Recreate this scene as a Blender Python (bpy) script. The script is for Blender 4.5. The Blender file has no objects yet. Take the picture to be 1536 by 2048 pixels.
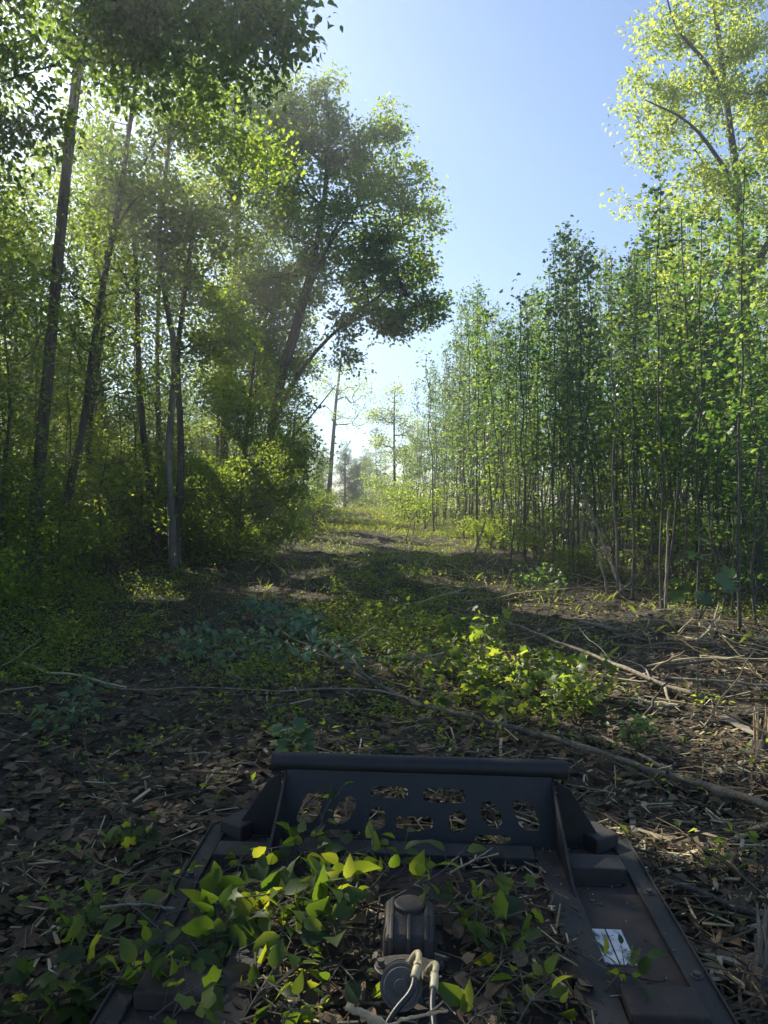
import bpy, math, random
import numpy as np
from mathutils import Vector, Matrix, Euler

# ------------------------------------------------------------------ camera, sky, sun, exposure
SC = bpy.context.scene
COL = SC.collection
F, CX, CYP, CAMZ = 1540.0, 768.0, 1024.0, 1.75
PITCH = math.atan(24 / F)                      # horizon a little above the middle
cam = bpy.data.objects.new("camera", bpy.data.cameras.new("camera")); COL.objects.link(cam)
cam.data.sensor_fit = 'VERTICAL'; cam.data.sensor_height = 24.0
cam.data.lens = 24.0 * F / 2048
cam.location = (0, 0, CAMZ); cam.rotation_euler = (math.pi / 2 - PITCH, 0, 0)
cam.data.clip_start = 0.05; cam.data.clip_end = 2000
SC.camera = cam

SUN_AZ, SUN_EL = math.radians(-43), math.radians(37)      # azimuth from +Y, negative = left
SUN = np.array([math.sin(SUN_AZ) * math.cos(SUN_EL), math.cos(SUN_AZ) * math.cos(SUN_EL), math.sin(SUN_EL)])
w = bpy.data.worlds.new("World"); SC.world = w; w.use_nodes = True
nt = w.node_tree; bg = nt.nodes['Background']
sky = nt.nodes.new('ShaderNodeTexSky'); sky.sky_type = 'NISHITA'; sky.sun_disc = False
sky.sun_elevation = SUN_EL; sky.sun_rotation = SUN_AZ
sky.air_density = 1.0; sky.dust_density = 0.4; sky.ozone_density = 4.5
nt.links.new(sky.outputs[0], bg.inputs[0]); bg.inputs[1].default_value = 0.078
sl = bpy.data.lights.new("sun", 'SUN'); sl.energy = 5.0; sl.angle = math.radians(0.5); sl.color = (1.0, 0.92, 0.76)
so = bpy.data.objects.new("sun", sl); COL.objects.link(so)
so.rotation_euler = Vector(SUN).to_track_quat('Z', 'Y').to_euler(); so.location = (-20, 20, 30)
SC.view_settings.view_transform = 'Standard'; SC.view_settings.look = 'None'
SC.view_settings.exposure = 1.4; SC.view_settings.gamma = 1
SC.render.film_transparent = False
cy = SC.cycles
cy.max_bounces = 8; cy.diffuse_bounces = 4; cy.transmission_bounces = 4; cy.glossy_bounces = 2; cy.transparent_max_bounces = 4
cy.volume_bounces = 0; cy.caustics_reflective = False; cy.caustics_refractive = False
WINDOW_GLARE = True

def at(px, py, d):
    """photo pixel (1536x2048) and forward distance -> world point"""
    a = (px - CX) / F; b = (CYP - py) / F
    y = math.cos(PITCH) + b * math.sin(PITCH); z = -math.sin(PITCH) + b * math.cos(PITCH)
    s = d / y
    return np.array([a * s, d, CAMZ + z * s])

# ------------------------------------------------------------------ helpers
def vnoise(x, y, seed=0):
    x = np.asarray(x, float); y = np.asarray(y, float)
    xi = np.floor(x).astype(np.int64); yi = np.floor(y).astype(np.int64); fx = x - xi; fy = y - yi
    def h(a, b):
        n = (a * 374761393 + b * 668265263 + seed * 974634777) & 0x7fffffff
        n = ((n ^ (n >> 13)) * 1274126177) & 0x7fffffff
        return ((n ^ (n >> 16)) & 0xffff) / 65535.0
    u = fx * fx * (3 - 2 * fx); v = fy * fy * (3 - 2 * fy)
    return (h(xi, yi) * (1 - u) + h(xi + 1, yi) * u) * (1 - v) + (h(xi, yi + 1) * (1 - u) + h(xi + 1, yi + 1) * u) * v

def H(x, y):
    x = np.asarray(x, float); y = np.asarray(y, float)
    rise = np.where(y < 9, 0, 0.028 * (y - 9) * np.clip((y - 9) / 6, 0, 1))
    rise = np.where(y > 48, 0.028 * 39 - 0.02 * (y - 48), rise)
    z = rise + 0.22 * (vnoise(x * .35, y * .35, 3) - .5) * np.clip(y / 12, 0.15, 1)
    z += 0.10 * (vnoise(x * 1.7, y * 1.7, 5) - .5) + 0.06 * (vnoise(x * 4.5, y * 4.5, 7) - .5)
    z += 0.35 * np.clip((-x - 6.5) / 8, 0, 1.5)
    z += -0.10 * np.exp(-((x - 1.6 - 0.0 * y) / 0.35) ** 2) * (y < 30) * (y > 6) * .5
    return z

def Hn(x, y): return float(H(x, y))

def gnd(px, py, up=0.0):
    """point where the pixel's ray meets the ground (raised by up)"""
    lo, hi = 0.8, 70.0
    for d in np.arange(0.8, 70, 0.2):
        p = at(px, py, d)
        if p[2] < Hn(p[0], d) + up: hi = d; lo = max(0.8, d - .2); break
    for _ in range(14):
        m = (lo + hi) / 2; p = at(px, py, m)
        if p[2] < Hn(p[0], m) + up: hi = m
        else: lo = m
    return at(px, py, hi)

def link(o, parent=None):
    COL.objects.link(o)
    if parent is not None: o.parent = parent
    return o

class MB:
    def __init__(s): s.v = []; s.f = []; s.n = 0; s.r = []
    def add(s, v, f, r=None):
        v = np.asarray(v, float).reshape(-1, 3); s.v.append(v)
        for ff in (f if isinstance(f, list) else [f]):
            s.f.append(np.asarray(ff, int) + s.n)
        s.r.append(np.full(len(v), 0.5) if r is None else np.broadcast_to(r, (len(v),)))
        s.n += len(v); return s
    def tube(s, pts, rad, sides=6, cap=True, lump=0.0, r=None, seed=0):
        pts = np.asarray(pts, float); k = len(pts); rad = np.broadcast_to(np.asarray(rad, float), (k,))
        t = np.gradient(pts, axis=0); t /= np.linalg.norm(t, axis=1)[:, None] + 1e-9
        ref = np.array([0.31, 0.22, 0.92]) if abs(t[0][2]) < .9 else np.array([0.9, .37, 0.1])
        a = np.cross(t, ref); a /= np.linalg.norm(a, axis=1)[:, None] + 1e-9
        b = np.cross(t, a)
        th = np.arange(sides) * 2 * np.pi / sides
        R = rad[:, None] * np.ones(sides)[None]
        if lump: R = R * (1 + lump * (np.random.RandomState(seed + k).rand(k, sides) - .5) * 2)
        v = pts[:, None, :] + R[..., None] * (np.cos(th)[None, :, None] * a[:, None, :] + np.sin(th)[None, :, None] * b[:, None, :])
        i = np.arange(k - 1)[:, None] * sides; j = np.arange(sides)[None]
        j2 = (j + 1) % sides
        q = np.stack([i + j, i + j2, i + sides + j2, i + sides + j], -1).reshape(-1, 4)
        f = [q[:, ::-1]]
        if cap: f += [np.arange(sides)[None], (np.arange(sides)[::-1] + (k - 1) * sides)[None]]
        return s.add(v.reshape(-1, 3), f, r)
    def box(s, c, d, rot=None, taper=1.0, r=None):
        v = np.array([[x, y, z] for z in (-.5, .5) for y in (-.5, .5) for x in (-.5, .5)]) * np.array(d)
        v[4:, :2] *= taper
        if rot is not None: v = v @ np.array(Euler(rot).to_matrix()).T
        return s.add(v + np.array(c), np.array([[0, 2, 3, 1], [4, 5, 7, 6], [0, 1, 5, 4], [2, 6, 7, 3], [0, 4, 6, 2], [1, 3, 7, 5]]), r)
    def prism(s, poly, a, b, axis):
        """poly of 2D points extruded from a to b along axis 0/1/2"""
        n = len(poly); idx = [i for i in range(3) if i != axis]
        v = np.zeros((2 * n, 3))
        for k, h in enumerate((a, b)):
            v[k * n:(k + 1) * n, idx[0]] = [p[0] for p in poly]; v[k * n:(k + 1) * n, idx[1]] = [p[1] for p in poly]
            v[k * n:(k + 1) * n, axis] = h
        i = np.arange(n); j = (i + 1) % n
        return s.add(v, [np.stack([i, j, n + j, n + i], 1), i[::-1][None], (i + n)[None]])
    def mesh(s, name, mat, smooth=False):
        me = bpy.data.meshes.new(name)
        V = np.concatenate(s.v); me.vertices.add(len(V)); me.vertices.foreach_set('co', V.ravel())
        L = np.concatenate([f.ravel() for f in s.f]); me.loops.add(len(L)); me.loops.foreach_set('vertex_index', L)
        tot = np.concatenate([np.full(len(f), f.shape[1]) for f in s.f]); st = np.concatenate([[0], np.cumsum(tot)[:-1]])
        me.polygons.add(len(tot)); me.polygons.foreach_set('loop_start', st)
        me.update(calc_edges=True)
        at_ = me.attributes.new('rnd', 'FLOAT', 'POINT'); at_.data.foreach_set('value', np.concatenate(s.r).astype(np.float32))
        me.polygons.foreach_set('use_smooth', np.full(len(tot), smooth))
        if mat: me.materials.append(mat)
        return me
    def build(s, name, mat, parent=None, smooth=False, bevel=0, seg=2):
        me = s.mesh(name, mat, smooth); o = bpy.data.objects.new(name, me); link(o, parent)
        if bevel:
            m = o.modifiers.new('bevel', 'BEVEL'); m.width = bevel; m.segments = seg; m.limit_method = 'ANGLE'
        return o

def tag(o, label=None, cat=None, group=None, kind=None):
    if label: o['label'] = label
    if cat: o['category'] = cat
    if group: o['group'] = group
    if kind: o['kind'] = kind
    return o

def empty(name, loc=(0, 0, 0), rz=0):
    o = bpy.data.objects.new(name, None); o.location = loc; o.rotation_euler = (0, 0, rz); o.empty_display_size = .2
    return link(o)

# ------------------------------------------------------------------ materials
def mat_new(name):
    m = bpy.data.materials.new(name); m.use_nodes = True; nt = m.node_tree
    return m, nt, nt.nodes['Principled BSDF'], nt.nodes['Material Output']

def ramp(nt, src, stops):
    r = nt.nodes.new('ShaderNodeValToRGB'); e = r.color_ramp.elements
    while len(e) < len(stops): e.new(0.5)
    for k, (p, c) in enumerate(stops): e[k].position = p; e[k].color = (*c, 1)
    nt.links.new(src, r.inputs[0]); return r.outputs[0]

def leaf_mat(name, cols, trans, tf=0.5, rough=0.45):
    m, nt, bs, out = mat_new(name)
    a = nt.nodes.new('ShaderNodeAttribute'); a.attribute_name = 'rnd'
    n = len(cols)
    c1 = ramp(nt, a.outputs['Fac'], [(k / (n - 1), c) for k, c in enumerate(cols)])
    c2 = ramp(nt, a.outputs['Fac'], [(k / (len(trans) - 1), c) for k, c in enumerate(trans)])
    nt.links.new(c1, bs.inputs['Base Color']); bs.inputs['Roughness'].default_value = rough
    bs.inputs['Specular IOR Level'].default_value = 0.35
    tr = nt.nodes.new('ShaderNodeBsdfTranslucent'); nt.links.new(c2, tr.inputs[0])
    mx = nt.nodes.new('ShaderNodeMixShader'); mx.inputs[0].default_value = tf
    nt.links.new(bs.outputs[0], mx.inputs[1]); nt.links.new(tr.outputs[0], mx.inputs[2]); nt.links.new(mx.outputs[0], out.inputs[0])
    return m

def noise_mat(name, stops, scale=6, detail=6, rough=0.9, bump=0.3, stretch=(1, 1, 1), bscale=None, metal=0, spec=0.3, dist=0.02):
    m, nt, bs, out = mat_new(name)
    tc = nt.nodes.new('ShaderNodeTexCoord'); mp = nt.nodes.new('ShaderNodeMapping'); mp.inputs['Scale'].default_value = stretch
    nt.links.new(tc.outputs['Object'], mp.inputs[0])
    no = nt.nodes.new('ShaderNodeTexNoise'); no.inputs['Scale'].default_value = scale; no.inputs['Detail'].default_value = detail
    no.inputs['Roughness'].default_value = 0.65
    nt.links.new(mp.outputs[0], no.inputs[0]); nt.links.new(ramp(nt, no.outputs[0], stops), bs.inputs['Base Color'])
    n2 = nt.nodes.new('ShaderNodeTexNoise'); n2.inputs['Scale'].default_value = bscale or scale * 3; n2.inputs['Detail'].default_value = 5
    nt.links.new(mp.outputs[0], n2.inputs[0])
    b = nt.nodes.new('ShaderNodeBump'); b.inputs['Strength'].default_value = bump; b.inputs['Distance'].default_value = dist
    nt.links.new(n2.outputs[0], b.inputs['Height']); nt.links.new(b.outputs[0], bs.inputs['Normal'])
    bs.inputs['Roughness'].default_value = rough; bs.inputs['Metallic'].default_value = metal; bs.inputs['Specular IOR Level'].default_value = spec
    return m

def rnd_mat(name, cols, rough=0.8, tf=0.0):
    if tf: return leaf_mat(name, cols, cols, tf, rough)
    m, nt, bs, out = mat_new(name)
    a = nt.nodes.new('ShaderNodeAttribute'); a.attribute_name = 'rnd'
    nt.links.new(ramp(nt, a.outputs['Fac'], [(k / (len(cols) - 1), c) for k, c in enumerate(cols)]), bs.inputs['Base Color'])
    bs.inputs['Roughness'].default_value = rough; bs.inputs['Specular IOR Level'].default_value = 0.25
    return m

M = {}
M['oak'] = leaf_mat('oak_leaf', [(.03, .06, .018), (.05, .095, .02), (.08, .12, .025)], [(.13, .26, .025), (.22, .37, .03), (.36, .48, .05)], .55)
M['green'] = leaf_mat('green_leaf', [(.035, .07, .018), (.065, .115, .02), (.10, .15, .025)], [(.20, .34, .02), (.38, .52, .03), (.58, .66, .055)], .58)
M['yellow'] = leaf_mat('pale_leaf', [(.11, .17, .03), (.15, .21, .04), (.20, .25, .05)], [(.44, .56, .06), (.56, .66, .08), (.66, .72, .12)], .58)
M['poplar'] = leaf_mat('poplar_leaf', [(.022, .05, .02), (.04, .085, .024), (.075, .125, .03)], [(.09, .20, .035), (.18, .34, .045), (.44, .58, .08)], .48, .42)
M['poplar2'] = leaf_mat('dark_poplar_leaf', [(.025, .055, .026), (.04, .08, .034), (.065, .11, .045)], [(.08, .16, .02), (.14, .25, .03), (.36, .48, .05)], .40, .4)
M['weed'] = leaf_mat('weed_leaf', [(.025, .055, .016), (.045, .085, .02), (.08, .13, .028)], [(.24, .38, .03), (.40, .52, .04), (.60, .64, .06)], .52)
M['blue'] = leaf_mat('wilting_leaf', [(.05, .09, .04), (.075, .125, .055), (.11, .17, .075)], [(.14, .25, .07), (.18, .3, .08), (.24, .36, .1)], .3, .5)
M['wilt'] = leaf_mat('silvery_wilting_leaf', [(.065, .12, .06), (.09, .16, .085), (.13, .21, .115)], [(.16, .28, .12), (.2, .34, .14), (.26, .4, .16)], .3, .5)
M['twigleaf'] = leaf_mat('broad_leaf', [(.016, .038, .012), (.03, .062, .015), (.065, .105, .022)], [(.12, .22, .02), (.26, .38, .02), (.64, .66, .04)], .5, .5)
M['needle'] = leaf_mat('pine_needle', [(.06, .10, .05), (.09, .14, .06), (.12, .17, .08)], [(.18, .26, .08), (.22, .3, .1), (.26, .34, .12)], .4)
M['grass'] = leaf_mat('grass_blade', [(.05, .09, .02), (.12, .15, .03), (.24, .21, .08)], [(.3, .42, .04), (.45, .5, .06), (.5, .46, .12)], .45)
M['bark'] = noise_mat('bark', [(.3, (.04, .034, .028)), (.55, (.09, .078, .062)), (.75, (.17, .155, .13))], 9, 8, .95, 1.0, (1, 1, .14), 16, dist=.09)
M['barkpale'] = noise_mat('pale_bark', [(.3, (.07, .06, .048)), (.55, (.16, .145, .12)), (.75, (.30, .28, .24))], 9, 8, .9, .8, (1, 1, .25), 20, dist=.04)
M['barkgrey'] = noise_mat('grey_green_bark', [(.3, (.045, .042, .033)), (.55, (.085, .08, .062)), (.75, (.16, .15, .12))], 9, 8, .9, .6, (1, 1, 1), 25)
M['stick'] = noise_mat('patchy_bark', [(.32, (.035, .03, .022)), (.46, (.10, .085, .06)), (.60, (.16, .14, .10)), (.72, (.34, .29, .20))], 5, 10, .9, .8, (1, 1, 1), 30, dist=.03)
M['rawwood'] = noise_mat('split_wood', [(.3, (.22, .16, .09)), (.55, (.38, .29, .18)), (.75, (.52, .43, .28))], 18, 6, .8, .5, (1, 1, 1), 60)
M['drywood'] = noise_mat('dry_wood', [(.3, (.12, .10, .07)), (.55, (.24, .20, .15)), (.75, (.36, .32, .25))], 14, 6, .85, .5, (1, 1, 1), 40)
M['litter'] = rnd_mat('dead_leaf', [(.022, .016, .009), (.06, .042, .022), (.13, .08, .04), (.042, .03, .017), (.22, .155, .085)], .75, .12)
M['chips'] = rnd_mat('wood_chip', [(.04, .029, .017), (.09, .068, .036), (.20, .16, .085), (.50, .43, .27)], .8)
M['soil'] = noise_mat('soil', [(.3, (.017, .013, .008)), (.5, (.040, .031, .019)), (.7, (.078, .062, .038))], 3, 12, .95, .8, (1, 1, 1), 22, dist=.04)

def steel(name, base, dust, amount, rough):
    m, nt, bs, out = mat_new(name)
    tc = nt.nodes.new('ShaderNodeTexCoord'); no = nt.nodes.new('ShaderNodeTexNoise'); no.inputs['Scale'].default_value = 5; no.inputs['Detail'].default_value = 9
    no.inputs['Roughness'].default_value = .7
    nt.links.new(tc.outputs['Object'], no.inputs[0])
    nt.links.new(ramp(nt, no.outputs[0], [(.38 - amount * .2, base), (.75 - amount * .2, dust)]), bs.inputs['Base Color'])
    n2 = nt.nodes.new('ShaderNodeTexNoise'); n2.inputs['Scale'].default_value = 90; n2.inputs['Detail'].default_value = 4
    nt.links.new(tc.outputs['Object'], n2.inputs[0])
    b = nt.nodes.new('ShaderNodeBump'); b.inputs['Strength'].default_value = .25; b.inputs['Distance'].default_value = .002
    nt.links.new(n2.outputs[0], b.inputs['Height']); nt.links.new(b.outputs[0], bs.inputs['Normal'])
    n3 = nt.nodes.new('ShaderNodeTexNoise'); n3.inputs['Scale'].default_value = 45; n3.inputs['Detail'].default_value = 8; n3.inputs['Roughness'].default_value = .8
    nt.links.new(tc.outputs['Object'], n3.inputs[0])
    mk = nt.nodes.new('ShaderNodeMapRange'); mk.inputs[1].default_value = .56; mk.inputs[2].default_value = .70; mk.inputs[3].default_value = 0; mk.inputs[4].default_value = .55; nt.links.new(n3.outputs[0], mk.inputs[0])
    mxc = nt.nodes.new('ShaderNodeMix'); mxc.data_type = 'RGBA'; nt.links.new(mk.outputs[0], mxc.inputs[0]); nt.links.new(bs.inputs['Base Color'].links[0].from_socket, mxc.inputs[6])
    mxc.inputs[7].default_value = (min(1, dust[0] * 2.2), min(1, dust[1] * 2.0), min(1, dust[2] * 1.8), 1); nt.links.new(mxc.outputs[2], bs.inputs['Base Color'])
    mr = nt.nodes.new('ShaderNodeMapRange'); mr.inputs[3].default_value = rough; mr.inputs[4].default_value = min(1, rough + .35)
    nt.links.new(no.outputs[0], mr.inputs[0]); nt.links.new(mr.outputs[0], bs.inputs['Roughness'])
    bs.inputs['Specular IOR Level'].default_value = .4
    return m
M['steel'] = steel('black_painted_steel', (.005, .006, .007), (.022, .020, .018), .1, .42)
M['deck'] = steel('dusty_black_steel', (.013, .010, .009), (.058, .042, .032), .4, .65)
M['rail'] = steel('scuffed_black_steel', (.009, .009, .009), (.036, .032, .028), .25, .5)
M['cast'] = steel('oily_cast_iron', (.010, .009, .008), (.055, .042, .03), .3, .38)
M['motor'] = steel('grey_motor_casing', (.035, .031, .028), (.11, .095, .08), .3, .38)
M['rubber'] = steel('rubber_hose', (.012, .012, .013), (.02, .02, .02), .1, .22)
M['brass'] = steel('dusty_plated_fitting', (.30, .25, .13), (.42, .37, .24), .3, .35)
M['decal'] = noise_mat('worn_white_label', [(.36, (.08, .08, .08)), (.44, (.45, .47, .48)), (.7, (.62, .64, .65))], 14, 8, .6, .1)
M['black'] = steel('black_ink', (.01, .01, .01), (.03, .03, .03), .1, .6)

# ------------------------------------------------------------------ leaves
def tpl_simple():
    return np.array([[0, 0, 0], [-.3, .45, .07], [0, 1, -.08], [.3, .45, .07], [0, .45, -.03]]), [np.array([[0, 4, 1], [4, 2, 1], [0, 3, 4], [4, 3, 2]])]
def tpl_diamond():
    return np.array([[0, 0, 0], [-.32, .5, .08], [0, 1, -.06], [.32, .5, .08]]), [np.array([[0, 2, 1], [0, 3, 2]])]
def tpl_ovate():
    v = [[0, 0, 0], [0, .35, .03], [0, .7, .0], [0, 1.12, -.18], [-.22, .13, .07], [-.32, .38, .12], [-.22, .74, .04], [.22, .13, .07], [.32, .38, .12], [.22, .74, .04]]
    return np.array(v), [np.array([[0, 1, 5, 4], [1, 2, 6, 5], [0, 7, 8, 1], [1, 8, 9, 2]]), np.array([[2, 3, 6], [2, 9, 3]])]
def lobed(ar, bend):
    v = [[0, .34, .05]] + [[r * math.cos(math.radians(a)), .36 + r * math.sin(math.radians(a)) * .95, -bend * (r / .7) ** 2 + .03 * math.sin(a * 3.1)] for a, r in ar]
    n = len(ar)
    return np.array(v), [np.array([[0, i + 1, (i + 1) % n + 1] for i in range(n)])]
def tpl_maple(): return lobed([(-90, .14), (-45, .48), (-12, .46), (20, .58), (48, .44), (74, .58), (90, .66), (106, .58), (132, .44), (160, .58), (192, .46), (225, .48)], .12)
def tpl_lobed(): return lobed([(-90, .10), (-66, .40), (-40, .50), (-22, .55), (-6, .43), (10, .54), (24, .66), (36, .58), (47, .41), (62, .48), (72, .60), (82, .62), (90, .76), (98, .62), (108, .60), (118, .48), (133, .41), (144, .58), (156, .66), (170, .54), (186, .43), (202, .55), (220, .50), (246, .40)], .16)
def tpl_needle():
    v = []; f = []
    for k in range(6):
        a = k * 1.05; dx, dz = math.cos(a) * .45, math.sin(a) * .45
        b = len(v); v += [[0, 0, 0], [dx * .6 - .02, .5, dz * .6], [dx, 1, dz], [dx * .6 + .02, .5, dz * .6 + .02]]; f += [[b, b + 1, b + 2], [b, b + 2, b + 3]]
    return np.array(v), [np.array(f)]
TPL = dict(simple=tpl_simple(), diamond=tpl_diamond(), ovate=tpl_ovate(), maple=tpl_maple(), lobed=tpl_lobed(), needle=tpl_needle())

def nrm(a): return a / (np.linalg.norm(a, axis=-1, keepdims=True) + 1e-9)

def leaves(mb, pos, size, tpl, rs, up=1.0, droop=0.3, tilt=0.9, out=None, rnd=None, aim=None):
    """one leaf at each position"""
    n = len(pos)
    if n == 0: return
    V, Fs = TPL[tpl]
    nor = nrm(np.array([0, 0, up]) + rs.randn(n, 3) * tilt)
    t = rs.randn(n, 3) * .7
    if out is not None: t = t + out * 1.0
    if aim is not None: t = aim
    t[:, 2] -= droop
    t = nrm(t - nor * np.sum(t * nor, 1)[:, None]); s = np.cross(t, nor)
    Rm = np.stack([s, t, nor], -1)                                    # columns
    sz = size * (0.5 + 0.8 * rs.rand(n))
    v = np.einsum('nij,kj->nki', Rm, V) * sz[:, None, None] + pos[:, None, :]
    k = len(V); off = (np.arange(n) * k)[:, None, None]
    r = rs.rand(n) if rnd is None else rnd
    mb.add(v.reshape(-1, 3), [(f[None] + off).reshape(-1, f.shape[1]) for f in Fs], np.repeat(np.clip(r, 0, 1), k))

# gaps cut through the crowns along sun rays, to put sunlight on chosen spots
PATCH = []
def patch(px, py, r, up=0.0): PATCH.append((gnd(px, py, up), r))
for px, py, r, up in [(470, 1082, .8, 0), (560, 1090, .9, 0), (640, 1098, .7, 0), (900, 1105, .5, 0), (960, 1120, .6, 0), (1050, 1150, .5, 0), (1010, 1165, .4, 0),
                      (1100, 1190, .5, 0), (1180, 1200, .55, 0), (1240, 1190, .45, 0), (1300, 1215, .4, 0), (1010, 1110, .5, .3), (950, 1250, .14, .3),
                      (1085, 1290, .26, .35), (1160, 1340, .28, .3), (1010, 1300, .16, .3), (1210, 1360, .2, .05), (1340, 1400, .25, 0), (1310, 1440, .28, 0), (1260, 1425, .2, 0),
                      (1500, 1350, .3, 0), (1440, 1290, .2, 0), (1525, 1460, .2, .2), (530, 1180, .14, 0), (620, 1192, .12, 0), (290, 1195, .12, 0), (350, 1200, .12, 0),
                      (1440, 1010, .5, 1.0), (1130, 1010, .35, 1.2), (1150, 1050, .35, 1.0), (1420, 1090, .3, 1.0), (1325, 1120, .25, .8), (1210, 1110, .25, .6),
                      (960, 1080, .3, .4), (1150, 1225, .45, 0), (1380, 1230, .4, 0), (1480, 1255, .35, 0), (880, 1160, .35, 0), (740, 1110, .6, 0), (830, 1075, .8, 0), (1320, 1900, .1, 0), (1350, 1700, .12, 0)]:
    patch(px, py, r * 1.25 + .12, up)
for px, py in [(440, 1080), (500, 1086), (560, 1082), (620, 1090), (680, 1096), (540, 1098), (600, 1075), (700, 1080), (820, 1092), (880, 1120), (940, 1095), (1060, 1175), (1140, 1205), (700, 1060), (780, 1066)]: PATCH.append((gnd(px, py), .55 + (1200 - py) * .002))
for px, py, d in [(160, 950, 22), (250, 900, 24), (400, 1000, 20), (60, 1000, 19), (330, 950, 24), (480, 950, 19), (560, 930, 20), (620, 980, 21), (200, 830, 24), (420, 880, 19), (100, 880, 24), (30, 900, 21), (480, 1060, 20), (350, 1060, 18), (200, 1060, 18), (90, 1090, 16)]: PATCH.append((at(px, py, d), .5))
PATCH.append((at(640, 1790, 2.6), .30)); PATCH.append((at(570, 1835, 2.45), .22)); PATCH.append((at(685, 1800, 2.6), .2))
PATCH.append((at(845, 1930, 2.15), .15)); PATCH.append((at(730, 2010, 1.9), .03)); PATCH.append((at(1040, 1600, 3.7), .09))
PATCH.append((at(400, 1985, 2.1), .09)); PATCH.append((at(770, 1000, 38), 2.5)); PATCH.append((at(860, 1030, 34), 1.6))
for q_ in [((-3.0, 38, 1), 2), ((0, 42, 1), 3), ((-2, 46, 1.2), 3), ((1.5, 37, 1), 2), (at(600, 960, 31), 1.6), (at(800, 950, 38), 2.2), (at(690, 950, 52), 3.0), (at(690, 780, 46), 3.0), (at(790, 850, 42), 2.0)]: PATCH.append((np.array(q_[0], float), q_[1]))

def sunlit_gap(P):
    m = np.zeros(len(P), bool)
    for q, r in PATCH:
        wv = P - q; t = wv @ SUN
        d2 = np.sum(wv * wv, 1) - t * t
        m |= (t > max(.8, 1.6 * r)) & (d2 < r * r)
    return m

# ------------------------------------------------------------------ tree builder
def resample(pts, step):
    pts = np.asarray(pts, float); seg = np.linalg.norm(np.diff(pts, axis=0), axis=1); L = np.concatenate([[0], np.cumsum(seg)])
    n = max(3, int(L[-1] / step) + 1); t = np.linspace(0, L[-1], n)
    return np.stack([np.interp(t, L, pts[:, k]) for k in range(3)], 1)

def smooth_line(pts, n):
    pts = np.asarray(pts, float)
    for _ in range(3):
        q = [pts[0]]
        for a, b in zip(pts[:-1], pts[1:]): q += [a * .75 + b * .25, a * .25 + b * .75]
        q.append(pts[-1]); pts = np.array(q)
    seg = np.linalg.norm(np.diff(pts, axis=0), axis=1); L = np.concatenate([[0], np.cumsum(seg)]); t = np.linspace(0, L[-1], n)
    return np.stack([np.interp(t, L, pts[:, k]) for k in range(3)], 1)

def wood(trunk, r0, r1, clumps, rs, start=.25, limbs=(), tip=.006, droop=0.0, gaps=False):
    """trunk, limbs and branches that reach every leaf clump; returns the mesh builder"""
    mb = MB()
    tr = smooth_line(trunk, max(8, int(len(trunk) * 5)))
    k = len(tr); rad = r0 + (r1 - r0) * np.linspace(0, 1, k) ** .85
    rad[0] *= 1.5; rad[1] *= 1.15
    mb.tube(tr, rad, 10, lump=.06)
    i0 = int(k * start); nodes = [p for p in tr[i0:]]; par = [-1] * len(nodes); nr = list(rad[i0:]); paths = []
    for L in limbs:
        pts = smooth_line(L[0], 12); mb.tube(pts, np.linspace(L[1], L[2], 12), 7, lump=.05)
        nodes += [p for p in pts[2:]]; nr += list(np.linspace(L[1], L[2], 12)[2:]); par += [-1] * 10
    fixed = len(nodes); load = [0.0] * fixed
    if len(clumps):
        base = np.array(nodes)
        dd = np.min(np.linalg.norm(clumps[:, None] - base[None], axis=2), axis=1)
        cap = fixed + len(clumps) * 4 + 8
        NA = np.zeros((cap, 3)); NA[:fixed] = base
        for ci in np.argsort(dd):
            c = clumps[ci]; A = NA[:len(nodes)]
            dv = c - A; dist = np.linalg.norm(dv, axis=1); hor = np.linalg.norm(dv[:, :2], axis=1)
            cost = dist + .9 * np.maximum(0, .35 * hor - dv[:, 2])
            j = int(np.argmin(cost)); p0 = A[j]; L = dist[j]
            if L < .05: continue
            m = p0 + (c - p0) * .5 + rs.randn(3) * .07 * L; m[2] -= (.10 - droop) * L * .6
            prev = j; pth = [j]
            for q in ((p0 + m) / 2 + rs.randn(3) * .02 * L, m, (m + c) / 2 + rs.randn(3) * .03 * L, c):
                NA[len(nodes)] = q; nodes.append(q); par.append(prev); load.append(0.0); prev = len(nodes) - 1; pth.append(prev)
            paths.append(pth)
            a = prev
            while a >= fixed: load[a] += 1; a = par[a]
        for pth in paths:
            r = [tip * math.sqrt(max(load[i], 1)) ** 1.15 for i in pth[1:]]
            if gaps and r[0] < .03 and sunlit_gap(NA[pth]).any(): continue
            r0_ = min(r[0] * 1.15, nr[pth[0]] if pth[0] < fixed else r[0] * 1.3)
            mb.tube(NA[pth], [r0_] + r[:-1] + [tip * .5], 4 if r[0] < .02 else 6, cap=False)
    return mb

def foliage(clumps, crad, n, size, tpl, rs, centre=None, flat=.6, droop=.3, tilt=.9, fill=1.0):
    """leaf positions round the clumps"""
    N = len(clumps); cnt = np.maximum(3, (n * (0.5 + rs.rand(N)))).astype(int)
    idx = np.repeat(np.arange(N), cnt); off = rs.randn(len(idx), 3); off = off * (crad * (0.7 + .6 * rs.rand(N)))[idx][:, None] * .55
    off[:, 2] *= flat
    pos = clumps[idx] + off
    return pos, nrm(off)

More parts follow.
